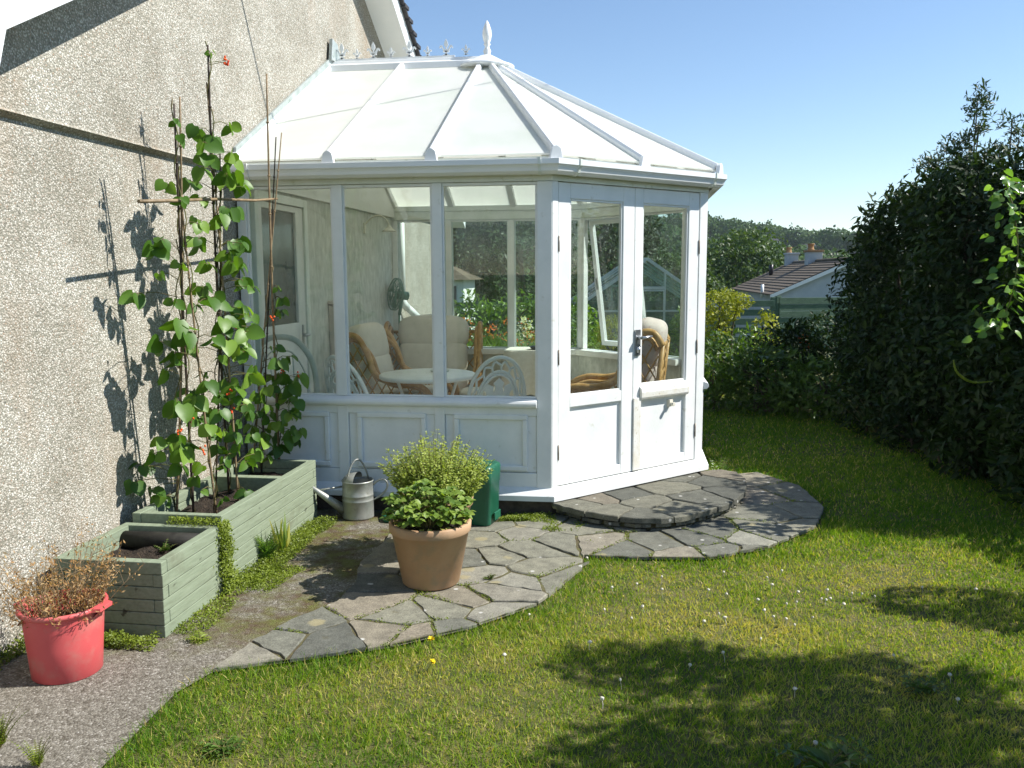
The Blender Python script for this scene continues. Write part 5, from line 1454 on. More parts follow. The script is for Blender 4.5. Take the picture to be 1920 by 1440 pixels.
hoop = smooth_path([(-.20, .20, .40), (-.235, .22, .58), (-.215, .245, .80), (-.12, .265, .95), (0, .27, .985), (.12, .265, .95), (.215, .245, .80), (.235, .22, .58), (.20, .20, .40)])
b.tube(hoop, .021, 9); b.build('back_rim', M['irongrey'], t)
b = MB(); b.tube(smooth_path([(-.155, .21, .42), (-.17, .235, .68), (-.09, .26, .86), (0, .262, .885), (.09, .26, .86), (.17, .235, .68), (.155, .21, .42)]), .006, 6)
for x in (-.08, 0, .08): b.tube([(x, .21, .42), (x, .255, .84)], .005, 5)
b.build('back_pattern', M['irongrey'], t)
b = MB(); b.lathe([(0, .40), (.21, .40), (.22, .41), (.21, .425), (0, .425)], (0, 0, 0), 28); b.build('seat', M['irongrey'], t)
for sx in (-1, 1):
    for sy in (-1, 1):
        b = MB(); b.tube([(sx * .15, sy * .15, .41), (sx * .19, sy * .19, 0)], .013, 7); b.build('leg', M['irongrey'], t)
place(t, .20, .50, radians(186), FZ + .07)
t = thing('round_table', 'white round garden table between the rattan armchairs, half sunlit', 'table', (0, 0, 0))
b = MB(); b.lathe([(0, .612), (.37, .612), (.40, .605), (.412, .615), (.412, .635), (.40, .645), (0, .642)], (0, 0, 0), 48); b.build('table_top', M['ironwhite'], t)
for a in (0.5, 2.07, 3.64, 5.21):
    b = MB(); b.tube(smooth_path([(.27 * cos(a), .27 * sin(a), .61), (.20 * cos(a), .20 * sin(a), .40), (.16 * cos(a), .16 * sin(a), .22), (.27 * cos(a), .27 * sin(a), 0)]), .014, 7); b.build('leg', M['ironwhite'], t)
place(t, .95, 1.62, 0)
b = MB(); b.lathe([(0, 0), (.075, .0), (.085, .012), (.08, .012), (0, .006)], (1.02, 1.78, FZ + .644), 24); o = b.build('plate', M['irongrey']); tag(o, 'small pale dish on the round white table', 'dish')
t = thing('footstool', 'rattan footstool with a cream cushion beside the round table', 'footstool', (0, 0, 0))
b = MB(); cushion(b, (0, 0, .36), (.22, .20, .065), .5); b.build('cushion', M['cushion'], t)
b = MB()
for z in (.29, .265, .24, .10):
    b.tube([(-.2, -.18, z), (.2, -.18, z), (.2, .18, z), (-.2, .18, z), (-.2, -.18, z)], .012, 6)
for x in np.arange(-.18, .19, .04): b.tube([(x, -.18, .10), (x, -.18, .24)], .006, 5); b.tube([(x, .18, .10), (x, .18, .24)], .006, 5)
b.build('frame', M['rattan'], t)
for sx in (-1, 1):
    for sy in (-1, 1):
        b = MB(); b.tube([(sx * .2, sy * .18, .3), (sx * .2, sy * .18, 0)], .016, 7); b.build('leg', M['rattan'], t)
place(t, 1.33, 2.20, .2, FZ + .02)
# small table under a lace cloth
tc = Vector((1.66, 3.40, FZ))
t = thing('side_table', 'small table under the far window covered by a lace cloth', 'table', tuple(tc))
b = MB(); rings = []
for j, (z, ex) in enumerate(((.705, 0), (.70, .012), (.66, .018), (.55, .028), (.42, .036), (.30, .045), (.26, .05))):
    ring = []
    for k in range(64):
        a = 2 * pi * k / 64; w = .30
        r = w / max(abs(cos(a)), abs(sin(a))) if True else w
        r = min(r, w * 1.28) + ex + (.022 * sin(a * 9 + .5) + .012 * sin(a * 17)) * (j / 6)
        ring.append(tc + Vector((r * cos(a) * .92, r * sin(a) * .8, z - (.03 * (abs(sin(2 * a))) if j == 6 else 0))))
    rings.append(ring)
loft(b, rings, cap0=True, cap1=False); b.build('table_cloth', M['cloth'], t)
for sx in (-1, 1):
    for sy in (-1, 1):
        b = MB(); b.tube([tc + Vector((sx * .2, sy * .17, .69)), tc + Vector((sx * .2, sy * .17, 0))], .018, 7); b.build('leg', M['rattan'], t)
b = MB(); b.lathe([(0, .0), (.12, 0), (.15, .028), (.145, .032), (.115, .008), (0, .008)], (tc.x + .11, tc.y - .06, FZ + .707), 28, 1, .8); o = b.build('tray', M['black']); tag(o, 'dark oval tray on the lace covered table', 'tray')
# standing fan
fc = Vector((.20, 3.50, FZ))
t = thing('standing_fan', 'dark green standing fan in the far corner', 'fan', tuple(fc))
b = MB(); b.lathe([(0, 0), (.16, 0), (.16, .02), (.05, .04), (0, .04)], fc, 24); b.tube([fc + Vector((0, 0, .03)), fc + Vector((0, 0, 1.08))], .012, 8); b.build('stand', M['fan'], t)
b = MB(); hc = fc + Vector((-.02, -.02, 1.27)); ax = Vector((-.78, -.6, .15)).normalized(); sx_ = ax.cross(Vector((0, 0, 1))).normalized(); uz = sx_.cross(ax)
for r, o_ in ((.17, 0), (.17, .03), (.12, .055), (.06, .065), (.12, -.03)):
    b.tube([hc + ax * o_ + (sx_ * cos(a) + uz * sin(a)) * r for a in np.linspace(0, 2 * pi, 25)], .005, 5, cap=False)
for a in np.linspace(0, 2 * pi, 28)[:-1]:
    d = sx_ * cos(a) + uz * sin(a); b.tube([hc + ax * .065 + d * .03, hc + ax * .055 + d * .12, hc + ax * .03 + d * .17, hc + d * .17, hc - ax * .04 + d * .06], .0028, 4, cap=False)
b.build('cage', M['fan'], t)
b = MB()
for k in range(3):
    a0 = k * 2.094
    pl = [hc + ax * (.01 + .02 * (a - .5)) + (sx_ * cos(a0 + a) + uz * sin(a0 + a)) * r for a, r in ((0, .02), (.25, .14), (.6, .155), (1.0, .13), (1.1, .05), (1.0, .02))]
    b.prism(pl, ax * .003)
b.build('blades', M['fan'], t)
b = MB(); b.tube([hc - ax * .02, hc - ax * .13], [.05, .045], 12); b.tube([hc - ax * .07, fc + Vector((0, 0, 1.05))], .018, 8); b.build('motor', M['fan'], t)
# wall lamp
wx_ = WX + .014
t = thing('wall_lamp', 'cream swan necked lamp on the grey house wall', 'lamp', (wx_, 2.78, 2.02))
b = MB(); b.tube(smooth_path([(wx_, 2.78, 2.06), (wx_ + .06, 2.80, 2.13), (wx_ + .14, 2.83, 2.165), (wx_ + .21, 2.86, 2.12), (wx_ + .225, 2.87, 2.06)]), .008, 7); b.obox((wx_, 2.755, 1.99), (.014, 0, 0), (0, .05, 0), (0, 0, .10)); b.build('bracket', M['lampcream'], t)
b = MB(); b.lathe([(.018, .03), (.022, .01), (.04, -.01), (.075, -.035), (.073, -.037), (.035, -.014), (.014, .006)], (wx_ + .226, 2.87, 2.045), 20); b.build('shade', M['lampcream'], t)
t = thing('wall_heater', 'narrow pale upright heater on the grey house wall behind the mullion', 'heater', (wx_, 1.80, .75))
b = MB(); b.box(wx_ + .0015, wx_ + .07, 1.69, 1.93, .45, 1.33); b.build('body', M['paleplastic'], t, .012, 3)
b = MB(); b.box(wx_ + .0015, wx_ + .09, 1.67, 1.95, 1.333, 1.365); b.build('top', M['paleplastic'], t, .008, 3)

# ------------------------------------------------------------------ hedge and border on the right
def trunk_tubes(mb, base, top, r, nl, spread, seed):
    rg = random.Random(seed); base = Vector(base); top = Vector(top)
    mid = base.lerp(top, .5) + Vector((rg.uniform(-.1, .1), rg.uniform(-.1, .1), 0)) * (top - base).length * .3
    P = smooth_path([base, mid, top], 5)
    mb.tube(P, [r * (1 - .75 * k / (len(P) - 1)) for k in range(len(P))], 8)
    for k in range(nl):
        i = rg.randint(3, len(P) - 2); s = P[i]; a = rg.uniform(0, 2 * pi)
        e = s + Vector((cos(a) * spread, sin(a) * spread, rg.uniform(.2, .9) * spread)) * rg.uniform(.5, 1)
        mb.tube(smooth_path([s, s.lerp(e, .5) + Vector((0, 0, -.08 * spread)), e], 4), [r * .5 * (1 - j / 10) for j in range(9)], 6)
def bush(name, label, cat, blobs, per_area, L, Wd, m, group=None, base=None, stem_r=.04, stems=5, tmpl='lance', **kw):
    c = base or (blobs[0][0][0], blobs[0][0][1], 0)
    t = thing(name, label, cat, c, group)
    lm = LM(); lm.add(blob_leaves(blobs, per_area, L, Wd, tmpl, **kw)); lm.build('foliage', M[m], t)
    st = MB(); rg = random.Random(int(c[0] * 100) + int(c[1] * 37))
    for k in range(stems):
        bl = blobs[k % len(blobs)]; e = Vector(bl[0]) + Vector((rg.gauss(0, .3) * bl[1][0], rg.gauss(0, .3) * bl[1][1], rg.uniform(-.2, .6) * bl[1][2]))
        p = Vector(c) + Vector((rg.gauss(0, .08), rg.gauss(0, .08), 0))
        st.tube(smooth_path([p, p.lerp(e, .5) + Vector((rg.gauss(0, .06), rg.gauss(0, .06), .05)), e], 4), [stem_r * (1 - .08 * j) for j in range(9)], 6, cap=False)
    st.build('trunk', M['bark'], t)
    return t
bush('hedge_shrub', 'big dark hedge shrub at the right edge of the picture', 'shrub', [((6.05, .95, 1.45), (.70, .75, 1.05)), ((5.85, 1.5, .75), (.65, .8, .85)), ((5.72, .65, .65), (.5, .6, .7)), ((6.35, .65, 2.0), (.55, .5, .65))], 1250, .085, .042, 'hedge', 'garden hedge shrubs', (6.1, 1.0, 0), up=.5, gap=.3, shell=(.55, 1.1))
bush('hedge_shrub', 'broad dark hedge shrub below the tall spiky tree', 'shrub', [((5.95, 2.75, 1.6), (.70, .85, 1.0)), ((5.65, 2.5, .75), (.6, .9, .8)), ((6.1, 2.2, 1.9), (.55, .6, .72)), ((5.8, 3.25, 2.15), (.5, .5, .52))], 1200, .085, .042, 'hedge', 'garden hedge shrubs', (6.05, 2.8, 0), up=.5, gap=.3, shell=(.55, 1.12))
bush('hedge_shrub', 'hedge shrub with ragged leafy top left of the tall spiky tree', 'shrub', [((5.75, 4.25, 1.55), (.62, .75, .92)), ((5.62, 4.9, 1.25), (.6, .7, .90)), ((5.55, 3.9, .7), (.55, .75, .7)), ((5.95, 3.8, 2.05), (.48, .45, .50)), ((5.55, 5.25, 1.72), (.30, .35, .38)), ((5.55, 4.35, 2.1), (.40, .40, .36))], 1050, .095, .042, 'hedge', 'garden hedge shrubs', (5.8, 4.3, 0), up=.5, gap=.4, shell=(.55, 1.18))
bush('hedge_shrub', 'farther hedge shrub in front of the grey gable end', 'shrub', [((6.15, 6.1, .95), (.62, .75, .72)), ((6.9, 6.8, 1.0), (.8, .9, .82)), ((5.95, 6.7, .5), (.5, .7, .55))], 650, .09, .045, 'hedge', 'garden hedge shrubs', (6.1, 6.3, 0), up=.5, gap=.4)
bush('bay_tree', 'tall narrow leaved tree rising spiky out of the hedge', 'tree', [((5.90, 3.4, 3.14), (.11, .11, .19)), ((5.93, 3.4, 2.93), (.07, .07, .07)), ((5.72, 3.5, 2.76), (.12, .12, .11)), ((5.84, 3.45, 2.84), (.09, .09, .07)), ((6.04, 3.05, 2.93), (.09, .09, .07)), ((6.12, 3.0, 2.80), (.10, .09, .06)), ((6.0, 3.2, 2.68), (.16, .16, .08)), ((5.60, 3.75, 2.64), (.14, .14, .09)), ((5.78, 3.4, 2.62), (.16, .15, .08))], 1500, .062, .018, 'bay', None, (6.0, 3.2, 0), shell=(.25, 1.3), up=.6, rnd=.9, hang=-.6, gap=.3, stem_r=.014, stems=9)
# lower front plants at the lawn edge
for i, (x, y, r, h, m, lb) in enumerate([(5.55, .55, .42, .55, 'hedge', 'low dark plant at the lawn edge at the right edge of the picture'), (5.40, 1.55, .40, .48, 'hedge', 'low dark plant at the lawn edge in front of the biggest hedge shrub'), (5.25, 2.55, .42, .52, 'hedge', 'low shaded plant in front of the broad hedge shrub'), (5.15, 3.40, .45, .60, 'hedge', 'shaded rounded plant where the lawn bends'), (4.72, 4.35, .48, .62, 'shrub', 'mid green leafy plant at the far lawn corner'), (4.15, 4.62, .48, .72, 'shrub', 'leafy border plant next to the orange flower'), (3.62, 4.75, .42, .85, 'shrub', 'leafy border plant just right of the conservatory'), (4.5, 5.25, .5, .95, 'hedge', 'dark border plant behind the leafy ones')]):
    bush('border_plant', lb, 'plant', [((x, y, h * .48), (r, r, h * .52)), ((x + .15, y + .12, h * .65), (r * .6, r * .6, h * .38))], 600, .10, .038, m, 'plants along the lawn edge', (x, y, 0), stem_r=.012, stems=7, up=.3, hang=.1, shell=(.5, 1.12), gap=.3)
frond_plant('strap_leaf_plant', 'grassy strap leaved plant in the shade of the hedge', (5.02, 3.05, 0), 26, .75, 'grass', .001, 1.0, leaflets=1)
bush('golden_shrub', 'golden yellow shrub in front of the green fence', 'shrub', [((4.02, 8.0, 1.08), (.34, .34, .26)), ((4.25, 8.05, 1.16), (.24, .22, .13)), ((3.95, 7.9, .65), (.22, .25, .5)), ((4.6, 7.3, .62), (.2, .2, .42))], 900, .06, .035, 'yellowshrub', None, (4.1, 8.0, 0), stem_r=.02, gap=.3)
bush('border_plant', 'straggly pale green plant between the conservatory and the golden shrub', 'plant', [((3.72, 6.2, .26), (.30, .30, .30)), ((4.3, 6.4, .45), (.28, .3, .45))], 520, .11, .04, 'laurel', 'plants along the lawn edge', (3.9, 6.3, 0), stem_r=.012, shell=(.3, 1.1), gap=.45)
# trailing vine
t = thing('climbing_vine', 'bright sunlit vine shoot hanging down the right edge of the hedge', 'climber', (5.45, .55, 0)); st = MB(); lm = LM()
vp = smooth_path([(5.55, .55, 1.2), (5.35, .42, 1.9), (4.92, .18, 2.14), (4.93, .10, 1.95), (4.96, .08, 1.7), (4.93, .05, 1.45), (4.86, .03, 1.28)], 7)
st.tube(vp, .004, 5)
for i, p in enumerate(vp[10:]):
    for k in range(5):
        a = random.uniform(0, 2 * pi); d = Vector((cos(a), sin(a), random.uniform(-.8, .1)))
        wd = .10 if i < 14 else .17
        q = np.array([p + Vector((random.gauss(0, .02), random.gauss(0, .02), random.gauss(0, .03))) + d * random.random() * wd])
        lm.add(leaves(q, np.array([d]), np.array([(.5 + random.gauss(0, .4), random.gauss(-.2, .5), .6)]), random.uniform(.045, .065), random.uniform(.036, .05), 'bean', np.array([random.random()])))
st.build('stem', M['beanstem'], t); lm.build('leaves', M['vine'], t, True)
b = MB(); cp_ = smooth_path([(4.885, .80, .985), (4.91, .80, .905), (4.98, .81, .845), (5.06, .82, .825), (5.16, .83, .835)], 8)
b.tube(cp_, [.003 + .005 * sin(pi * min(1, k / len(cp_) * 1.1)) + .0025 * (k % 2) for k in range(len(cp_))], 8)
o = b.build('flower_spike', M['creeper']); tag(o, 'pale drooping flower spike against the dark hedge', 'flower')
at = o.data.attributes.new('tint', 'FLOAT', 'POINT'); at.data.foreach_set('value', RNG.uniform(.6, 1, len(o.data.vertices)).astype(np.float32))
def flower_heads(name, label, spots, r, m, cat='flower', n=60, sz=.035, group=None):
    t = thing(name, label, cat, (spots[0][0], spots[0][1], 0), group); lm = LM(); st = MB()
    for (x, y, z) in spots:
        P = np.array([(x, y, z)]) + RNG.normal(size=(n, 3)) * r
        lm.add(leaves(P, rdir(n), rdir(n), sz, sz * .5, 'lance'))
        st.tube([(x + random.gauss(0, .05), y + random.gauss(0, .05), 0), (x, y, z)], .004, 5)
    lm.build('petals', M[m], t); st.build('stems', M['beanstem'], t)
bush('hedge_shrub', 'dark low shrub half covering the green fence', 'shrub', [((6.0, 9.6, .45), (.62, .5, .5)), ((6.7, 9.9, .5), (.6, .5, .55))], 500, .09, .045, 'hedge', 'garden hedge shrubs', (6.2, 9.7, 0), stem_r=.02, gap=.35)
flower_heads('orange_flower', 'single orange red flower in the shaded border', [(4.75, 5.35, .78), (4.82, 5.38, .74)], .03, 'orangefl', n=26, sz=.06)
# tree and low hedge outside the frame on the right; their shade reaches the lawn
bush('garden_tree', 'small tree right of the lawn whose shade falls across the grass', 'tree', [((5.24, -1.80, 2.40), (.36, .24, .30)), ((5.62, -2.30, 2.50), (.5, .36, .35)), ((5.45, -2.62, 2.0), (.42, .26, .28)), ((5.72, -1.85, 2.15), (.40, .22, .28)), ((5.10, -2.55, 2.40), (.3, .22, .22)), ((6.0, -2.5, 2.2), (.5, .5, .4)), ((5.9, -3.2, 2.1), (.6, .5, .4))], 560, .10, .05, 'hedge', None, (5.7, -2.4, 0), stem_r=.05, stems=7, gap=.25, shell=(.5, 1.1))
bush('hedge_shrub', 'hedge shrub beyond the right edge, beside the lawn', 'shrub', [((6.15, -1.15, 1.15), (.55, .32, .80)), ((6.3, -.2, .8), (.5, .6, .75)), ((5.95, -1.0, 1.75), (.30, .22, .25))], 450, .09, .045, 'hedge', 'garden hedge shrubs', (6.2, -.7, 0), gap=.4)

# ------------------------------------------------------------------ garden behind
bush('laurel_hedge', 'bright green laurel hedge beyond the far conservatory windows', 'hedge', [((-.3 + k * .42, 8.0 + .05 * k, .62), (.38, .36, .62 + .06 * sin(k * 2.3))) for k in range(6)], 420, .10, .05, 'laurel', None, (.6, 8.1, 0), up=.5, gap=.25)
t = thing('flowering_clump', 'clump of long grassy leaves with orange flowers behind the conservatory', 'plant', (.65, 6.6, 0)); lm = LM(); fl = LM()
n = 1500; P = np.stack([RNG.uniform(-.4, 1.5, n), RNG.uniform(6.1, 7.1, n), np.zeros(n)], 1); a = RNG.uniform(0, 2 * pi, n)
lm.add(leaves(P, np.stack([np.cos(a) * .4, np.sin(a) * .4, np.ones(n)], 1), np.stack([np.sin(a), -np.cos(a), .3 * np.ones(n)], 1), RNG.uniform(.45, .85, n), RNG.uniform(.014, .026, n), 'blade', RNG.random(n)))
lm.build('leaves', M['laurel'], t)
for k in range(34):
    c = np.array([RNG.uniform(-.3, 1.5), RNG.uniform(6.0, 7.0), RNG.uniform(.62, .98)]); n = 14
    fl.add(leaves(c + RNG.normal(size=(n, 3)) * np.array([.04, .04, .03]), rdir(n), rdir(n), .04, .02, 'lance'))
fl.build('flowers', M['orangefl'], t)
flower_heads('white_flowers', 'white flower heads behind the conservatory', [(1.12, 6.7, .78), (1.2, 6.75, .86), (1.16, 6.7, .92), (1.25, 6.7, .74), (1.1, 6.72, .66)], .04, 'whitefl', n=30, sz=.05)
bush('conifer_bush', 'feathery yellow green bush seen through the left door', 'shrub', [((2.42, 7.6, .45), (.34, .3, .48)), ((2.75, 7.8, .38), (.25, .25, .4))], 1500, .06, .012, 'yellowshrub', None, (2.5, 7.7, 0), hang=-.8, stem_r=.015)
bush('conifer_bush', 'dark green bush beside the open sash', 'shrub', [((1.95, 6.9, .42), (.26, .26, .46))], 900, .07, .03, 'laurel', None, (1.95, 6.9, 0), stem_r=.015)
bush('garden_shrub', 'upright green shrub seen through the right door', 'shrub', [((3.45, 7.9, .5), (.22, .22, .55))], 900, .07, .03, 'laurel', None, (3.45, 7.9, 0), stem_r=.015)
# greenhouse
GA = Vector((2.93, 9.40, 1.80)); gu = Vector((2.474, .338, 0)).normalized(); gd = Vector((-gu.y, gu.x, 0)); hw, ez = 1.245, .95
gl = GA - gu * hw; gr = GA + gu * hw
def gp(u, d, z): return Vector((GA.x, GA.y, 0)) + gu * u + gd * d + Vector((0, 0, z))
t = thing('greenhouse', 'small aluminium greenhouse behind the conservatory', 'greenhouse', (GA.x, GA.y, 0))
b = MB(); wb = .035; DP = 2.45
for d in (0, DP):
    for u in (-hw, -.31, .31, hw): b.bar(gp(u, d, 0), gp(u, d, ez if abs(u) > 1 else ez + (1 - .31 / hw) * .85), wb, wb, (0, 1, 0))
    b.bar(gp(-hw, d, ez), gp(0, d, 1.80), wb, .05); b.bar(gp(hw, d, ez), gp(0, d, 1.80), wb, .05)
    b.bar(gp(-hw, d, ez - .02), gp(hw, d, ez - .02), wb, .03); b.bar(gp(-hw, d, .02), gp(hw, d, .02), wb, .05)
    b.bar(gp(-.31, d, 1.32), gp(.31, d, 1.32), wb, .04)
for u, z in ((-hw, ez), (hw, ez), (0, 1.80), (-hw, .02), (hw, .02)): b.bar(gp(u, 0, z), gp(u, DP, z), .045, .05)
for k in range(1, 4):
    d = DP * k / 4
    for s in (-1, 1):
        b.bar(gp(s * hw, d, 0), gp(s * hw, d, ez), .025, .025, (0, 1, 0)); b.bar(gp(s * hw, d, ez), gp(0, d, 1.8), .025, .025)
b.build('frame', M['alum'], t)
for d in (0, DP):
    b = MB(); b.prism([gp(-hw, d, .03), gp(hw, d, .03), gp(hw, d, ez), gp(0, d, 1.78), gp(-hw, d, ez)], gd * .004); b.build('glass', M['ridgeglass'], t)
for s in (-1, 1):
    b = MB(); b.prism([gp(s * hw, .03, .03), gp(s * hw, DP - .03, .03), gp(s * hw, DP - .03, ez), gp(s * hw, .03, ez)], gu * .004); b.build('glass', M['ridgeglass'], t)
    b = MB(); b.prism([gp(s * hw, .03, ez + .03), gp(s * hw, DP - .03, ez + .03), gp(0, DP - .03, 1.815), gp(0, .03, 1.815)], (0, 0, .004)); b.build('glass', M['ridgeglass'], t)
b = MB()
for u in (-.30, .30): b.bar(gp(u, -.03, .03), gp(u, -.03, 1.30), .03, .03, (0, 1, 0))
for z in (.05, .65, 1.28): b.bar(gp(-.285, -.03, z), gp(.285, -.03, z), .028, .03)
b.build('door', M['alum'], t)
# fence
def fence_run(label, A, B, boards, gap, post_h):
    A, B = Vector(A), Vector(B); t = thing('garden_fence', label, 'fence', tuple(A), 'green garden fence'); d = (B - A).normalized(); n_ = Vector((d.y, -d.x, 0))
    L = (B - A).length; h = 1.07; bh = h / boards
    b = MB()
    for k in range(boards):
        b.obox(A + n_ * (.02 + .014 * (k % 2)) + Vector((0, 0, k * bh + .02)), d * L, n_ * .018, (0, 0, bh - gap))
    b.build('boards', M['fence'], t, .003)
    m = max(1, round(L / 1.8))
    for k in range(m + 1):
        p = A + d * (L * k / m); b = MB(); b.obox(p - d * .05 - n_ * .06, d * .1, n_ * .078, (0, 0, post_h)); b.build('post', M['fence'], t, .005)
fence_run('green ranch fence with open gaps between its boards', (-2.2, 10.9, 0), (5.50, 12.30, 0), 6, .055, 1.10)
fence_run('solid green fence panel behind the hedge', (5.60, 12.32, 0), (9.2, 13.4, 0), 8, .004, 1.12)
# bungalow
t = thing('bungalow', 'distant bungalow with brown tiled roof and two chimneys', 'house', (10.5, 33, -2))
AX, HW, EZ, RZ, Y0, Y1 = 10.50, 2.75, .74, 2.02, 27.2, 39.6
b = MB(); b.prism([(AX - HW + .25, Y0 + .2, -3.2), (AX + HW - .25, Y0 + .2, -3.2), (AX + HW - .25, Y0 + .2, EZ + .02), (AX, Y0 + .2, RZ - .1), (AX - HW + .25, Y0 + .2, EZ + .02)], (0, Y1 - Y0 - .4, 0)); b.build('wall', M['housegrey'], t)
roof = None
for s in (-1, 1):
    b = MB(); n = 13
    for k in range(n):
        u0, u1 = k / n, (k + 1) / n + .01
        xa, xb = AX + s * HW * (1 - u0), AX + s * HW * (1 - u1); za, zb = EZ + (RZ - EZ) * u0, EZ + (RZ - EZ) * u1
        b.prism([(xa, Y0, za + .055), (xa, Y0, za + .01), (xb, Y0, zb - .0), (xb, Y0, zb + .02)], (0, Y1 - Y0, 0))
    roof = b.build('roof', M['tile'], t)
    b = MB(); b.prism([(AX + s * HW, Y0 - .02, EZ - .10), (AX + s * HW, Y0 - .02, EZ + .03), (AX, Y0 - .02, RZ - .02), (AX, Y0 - .02, RZ - .16)], (0, .03, 0)); b.build('barge_board', M['upvc'], t)
b = MB(); b.tube([(AX, Y0, RZ + .02), (AX, Y1, RZ + .02)], .09, 8); b.build('ridge_tiles', M['tile'], t)
for y, w in ((33.2, .40), (38.4, .36)):
    b = MB(); b.box(AX - w * .9, AX + w * .55, y - .40, y + .40, 1.3, 2.44); ch_ = b.build('chimney', M['chimrender'], t, .01)
    b = MB(); b.box(AX - w * .9 - .05, AX + w * .55 + .05, y - .46, y + .46, 2.44, 2.52); b.build('chimney_cap', M['pot_orange'] if y < 35 else M['chimrender'], ch_, .01)
    b = MB(); b.lathe([(.14, 0), (.16, .02), (.13, .06), (.12, .22), (.15, .24), (.15, .28), (.11, .28)], (AX - .2, y - .05, 2.52), 14); b.build('chimney_pot', M['pot_orange'], ch_)
b = MB(); b.tube([(9.2, 36.5, 1.45), (9.2, 36.5, 1.95)], .10, 8); b.build('soil_vent', M['black'], t)
b = MB(); b.tube([(AX - HW + .05, 29.5, .6), (AX - HW + .05, 29.5, 1.12)], .06, 8); b.build('flue', M['upvc'], t)
# white garden house glimpsed through the far windows
t = thing('summer_house', 'white garden house with brown roof far behind the laurel hedge', 'summer house', (-2.6, 18.8, -.6))
b = MB(); b.box(-3.7, -1.95, 18.2, 20.0, -.8, 1.42); b.build('wall', M['innerwhite'], t)
b = MB(); b.add([(-3.95, 17.95, 1.42), (-1.7, 17.95, 1.42), (-1.7, 20.2, 1.42), (-3.95, 20.2, 1.42), (-2.9, 19.05, 2.05)], [(0, 1, 4), (1, 2, 4), (2, 3, 4), (3, 0, 4), (3, 2, 1, 0)]); b.build('roof', M['tile'], t)
b = MB(); b.box(-2.45, -2.15, 18.17, 18.195, .75, 1.25); b.build('window', M['doorglass'], t)

# ------------------------------------------------------------------ trees
def tree(label, x, y, top, cr, m, nb, L, per, seed, group='trees beyond the garden', gap=.3, zb=None):
    rg = random.Random(seed); z0 = float(ground_h(np.array(x), np.array(y))) if zb is None else zb
    t = thing('tree', label, 'tree', (x, y, z0), group)
    H = top - z0; cz = top - cr * 1.05
    blobs = [((x, y, cz), (cr * .8, cr * .8, cr * .9))]
    for k in range(nb):
        a = rg.uniform(0, 2 * pi); ph = rg.uniform(-.5, 1.35); r = cr * rg.uniform(.28, .46)
        blobs.append(((x + cos(a) * cos(ph) * cr * .72, y + sin(a) * cos(ph) * cr * .72, cz + sin(ph) * cr * .78), (r, r, r * .9)))
    lm = LM(); lm.add(blob_leaves(blobs, per, L, L * .6, 'lance', shell=(.6, 1.1), up=.5, gap=gap)); lm.build('crown', M[m], t)
    b = MB(); trunk_tubes(b, (x, y, z0 - .3), (x, y, cz + .2 * cr), max(.12, cr * .07), 7, cr * .7, seed); b.build('trunk', M['bark'], t)
tree('round mid green tree between the conservatory and the bungalow', 9.25, 46.5, 3.95, 2.9, 'ash', 26, .28, 30, 21)
tree('dark tree beyond the left far window', -3.3, 21, 4.9, 2.3, 'wooddark', 20, .17, 60, 22, zb=-1.2)
tree('dark dense tree filling the middle far window', -.9, 22.5, 4.4, 2.2, 'wooddark', 20, .17, 60, 23, zb=-1.2)
tree('dark tree behind the right far window', 1.5, 27, 4.8, 2.5, 'wooddark', 20, .19, 50, 24, zb=-1.8)
tree('green tree seen through the left door', 1.2, 37, 3.6, 2.4, 'ash', 20, .24, 40, 25)
tree('green tree seen through the right door', 5.3, 43, 2.6, 2.6, 'ash', 20, .26, 34, 26)
tree('low broad tree below the wooded hill', 14.5, 55, 1.6, 3.0, 'ash', 20, .34, 20, 27)

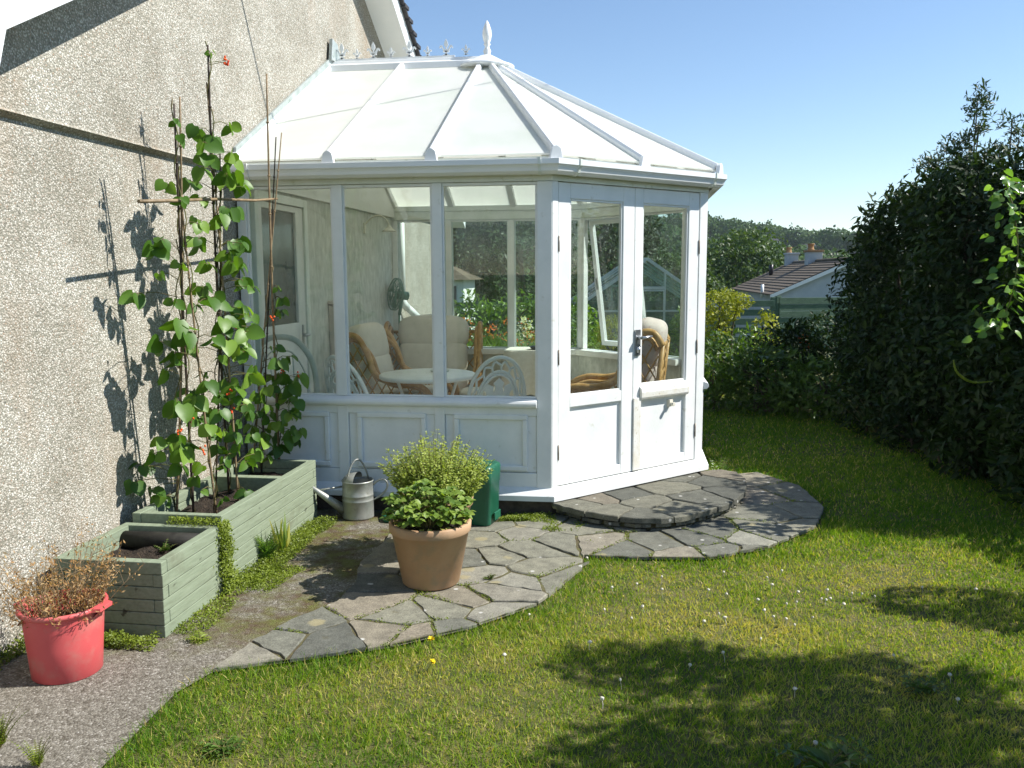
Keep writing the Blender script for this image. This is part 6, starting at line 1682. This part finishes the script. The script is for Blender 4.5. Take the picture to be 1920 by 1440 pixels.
def woodland():
    rg = np.random.default_rng(5); blobs = []
    for y in np.arange(110, 345, 8.5):
        w = 1.35 * y
        xs = np.arange(-.36 * y, .52 * y, 7.2)
        for x in xs:
            xx = x + rg.uniform(-3, 3); yy = y + rg.uniform(-4, 4)
            if vnoise(np.array([[xx, yy]]), .02)[0] < .28 and y < 300: continue
            r = rg.uniform(3.6, 6.4); z = float(ground_h(np.array(xx), np.array(yy)))
            h = rg.uniform(4.5, 7.0)
            blobs.append(((xx, yy, z + h - r * .6), (r * 1.1, r * 1.1, r * .85)))
    C = np.array([q[0] for q in blobs]); R = np.array([q[1] for q in blobs]); nB = len(blobs)
    per = 330; idx = np.repeat(np.arange(nB), per); d = rdir(len(idx)); d[:, 2] = np.abs(d[:, 2]) * 1.0 - .25; d = nrmz(d); d[:, 1] = np.where(rg.random(len(d)) < .75, -np.abs(d[:, 1]), d[:, 1])
    lob = 1 + .22 * (vnoise(d * 3 + idx[:, None] * 7.7, 1.0) - .5) * 2
    P = C[idx] + d * R[idx] * (lob * rg.uniform(.93, 1.03, len(idx)))[:, None]
    base = rg.random(nB)
    t = np.clip(.55 * base[idx] + .45 * rg.random(len(idx)), 0, 1)
    lm = LM(); lm.add(leaves(P, rdir(len(idx)), nrmz(d + rdir(len(idx)) * .3), rg.uniform(.8, 1.4, len(idx)), rg.uniform(.7, 1.2, len(idx)), 'diamond', t))
    o = lm.build('woodland', M['wood']); tag(o, 'wooded hillside rolling across the horizon', 'woodland', kind='stuff')
woodland()
# far cottages among the trees
for i, (x, y, w) in enumerate(((42.5, 250, 1.3), (50.5, 240, 1.5), (60.5, 225, 1.3))):
    z = float(ground_h(np.array(x), np.array(y)))
    t = thing('far_cottage', ['far white cottage high on the wooded hill', 'far white cottage in the middle of the wooded hill', 'far white cottage lowest on the wooded hill above the bungalow'][i], 'cottage', (x, y, z))
    b = MB(); b.box(x - w, x + w, y - 2, y + 2, z - 1, z + 3.0); b.build('wall', M['innerwhite'], t)
    b = MB(); b.prism([(x - w - .3, y - 2.3, z + 3.0), (x - w - .3, y + 2.3, z + 3.0), (x - w - .3, y, z + 3.7)], (2 * w + .6, 0, 0)); b.build('roof', M['slate'], t)

# overhead cable fixed high on the gable; only its shadow shows on the wall
b = MB(); b.tube(smooth_path([(xo + .01, -.10, 3.98), (1.6, .72, 4.33), (4.2, 2.1, 5.1), (8.5, 4.4, 6.6)], 6), .009, 6)
o = b.build('overhead_cable', M['black']); tag(o, 'thin overhead cable running out from the house gable', 'cable')

# ------------------------------------------------------------------ far haze
hz_m, hz_nt, hz_out = newmat('haze')
hz_v = hz_nt.nodes.new('ShaderNodeVolumePrincipled')
hz_v.inputs['Color'].default_value = (.80, .90, 1.0, 1); hz_v.inputs['Density'].default_value = .00022; hz_v.inputs['Anisotropy'].default_value = .2
hz_nt.links.new(hz_v.outputs[0], hz_out.inputs['Volume'])
b = MB(); b.box(-2100, 2100, -1000, 2300, -9.2, 29); o = b.build('haze', hz_m); tag(o, kind='stuff')
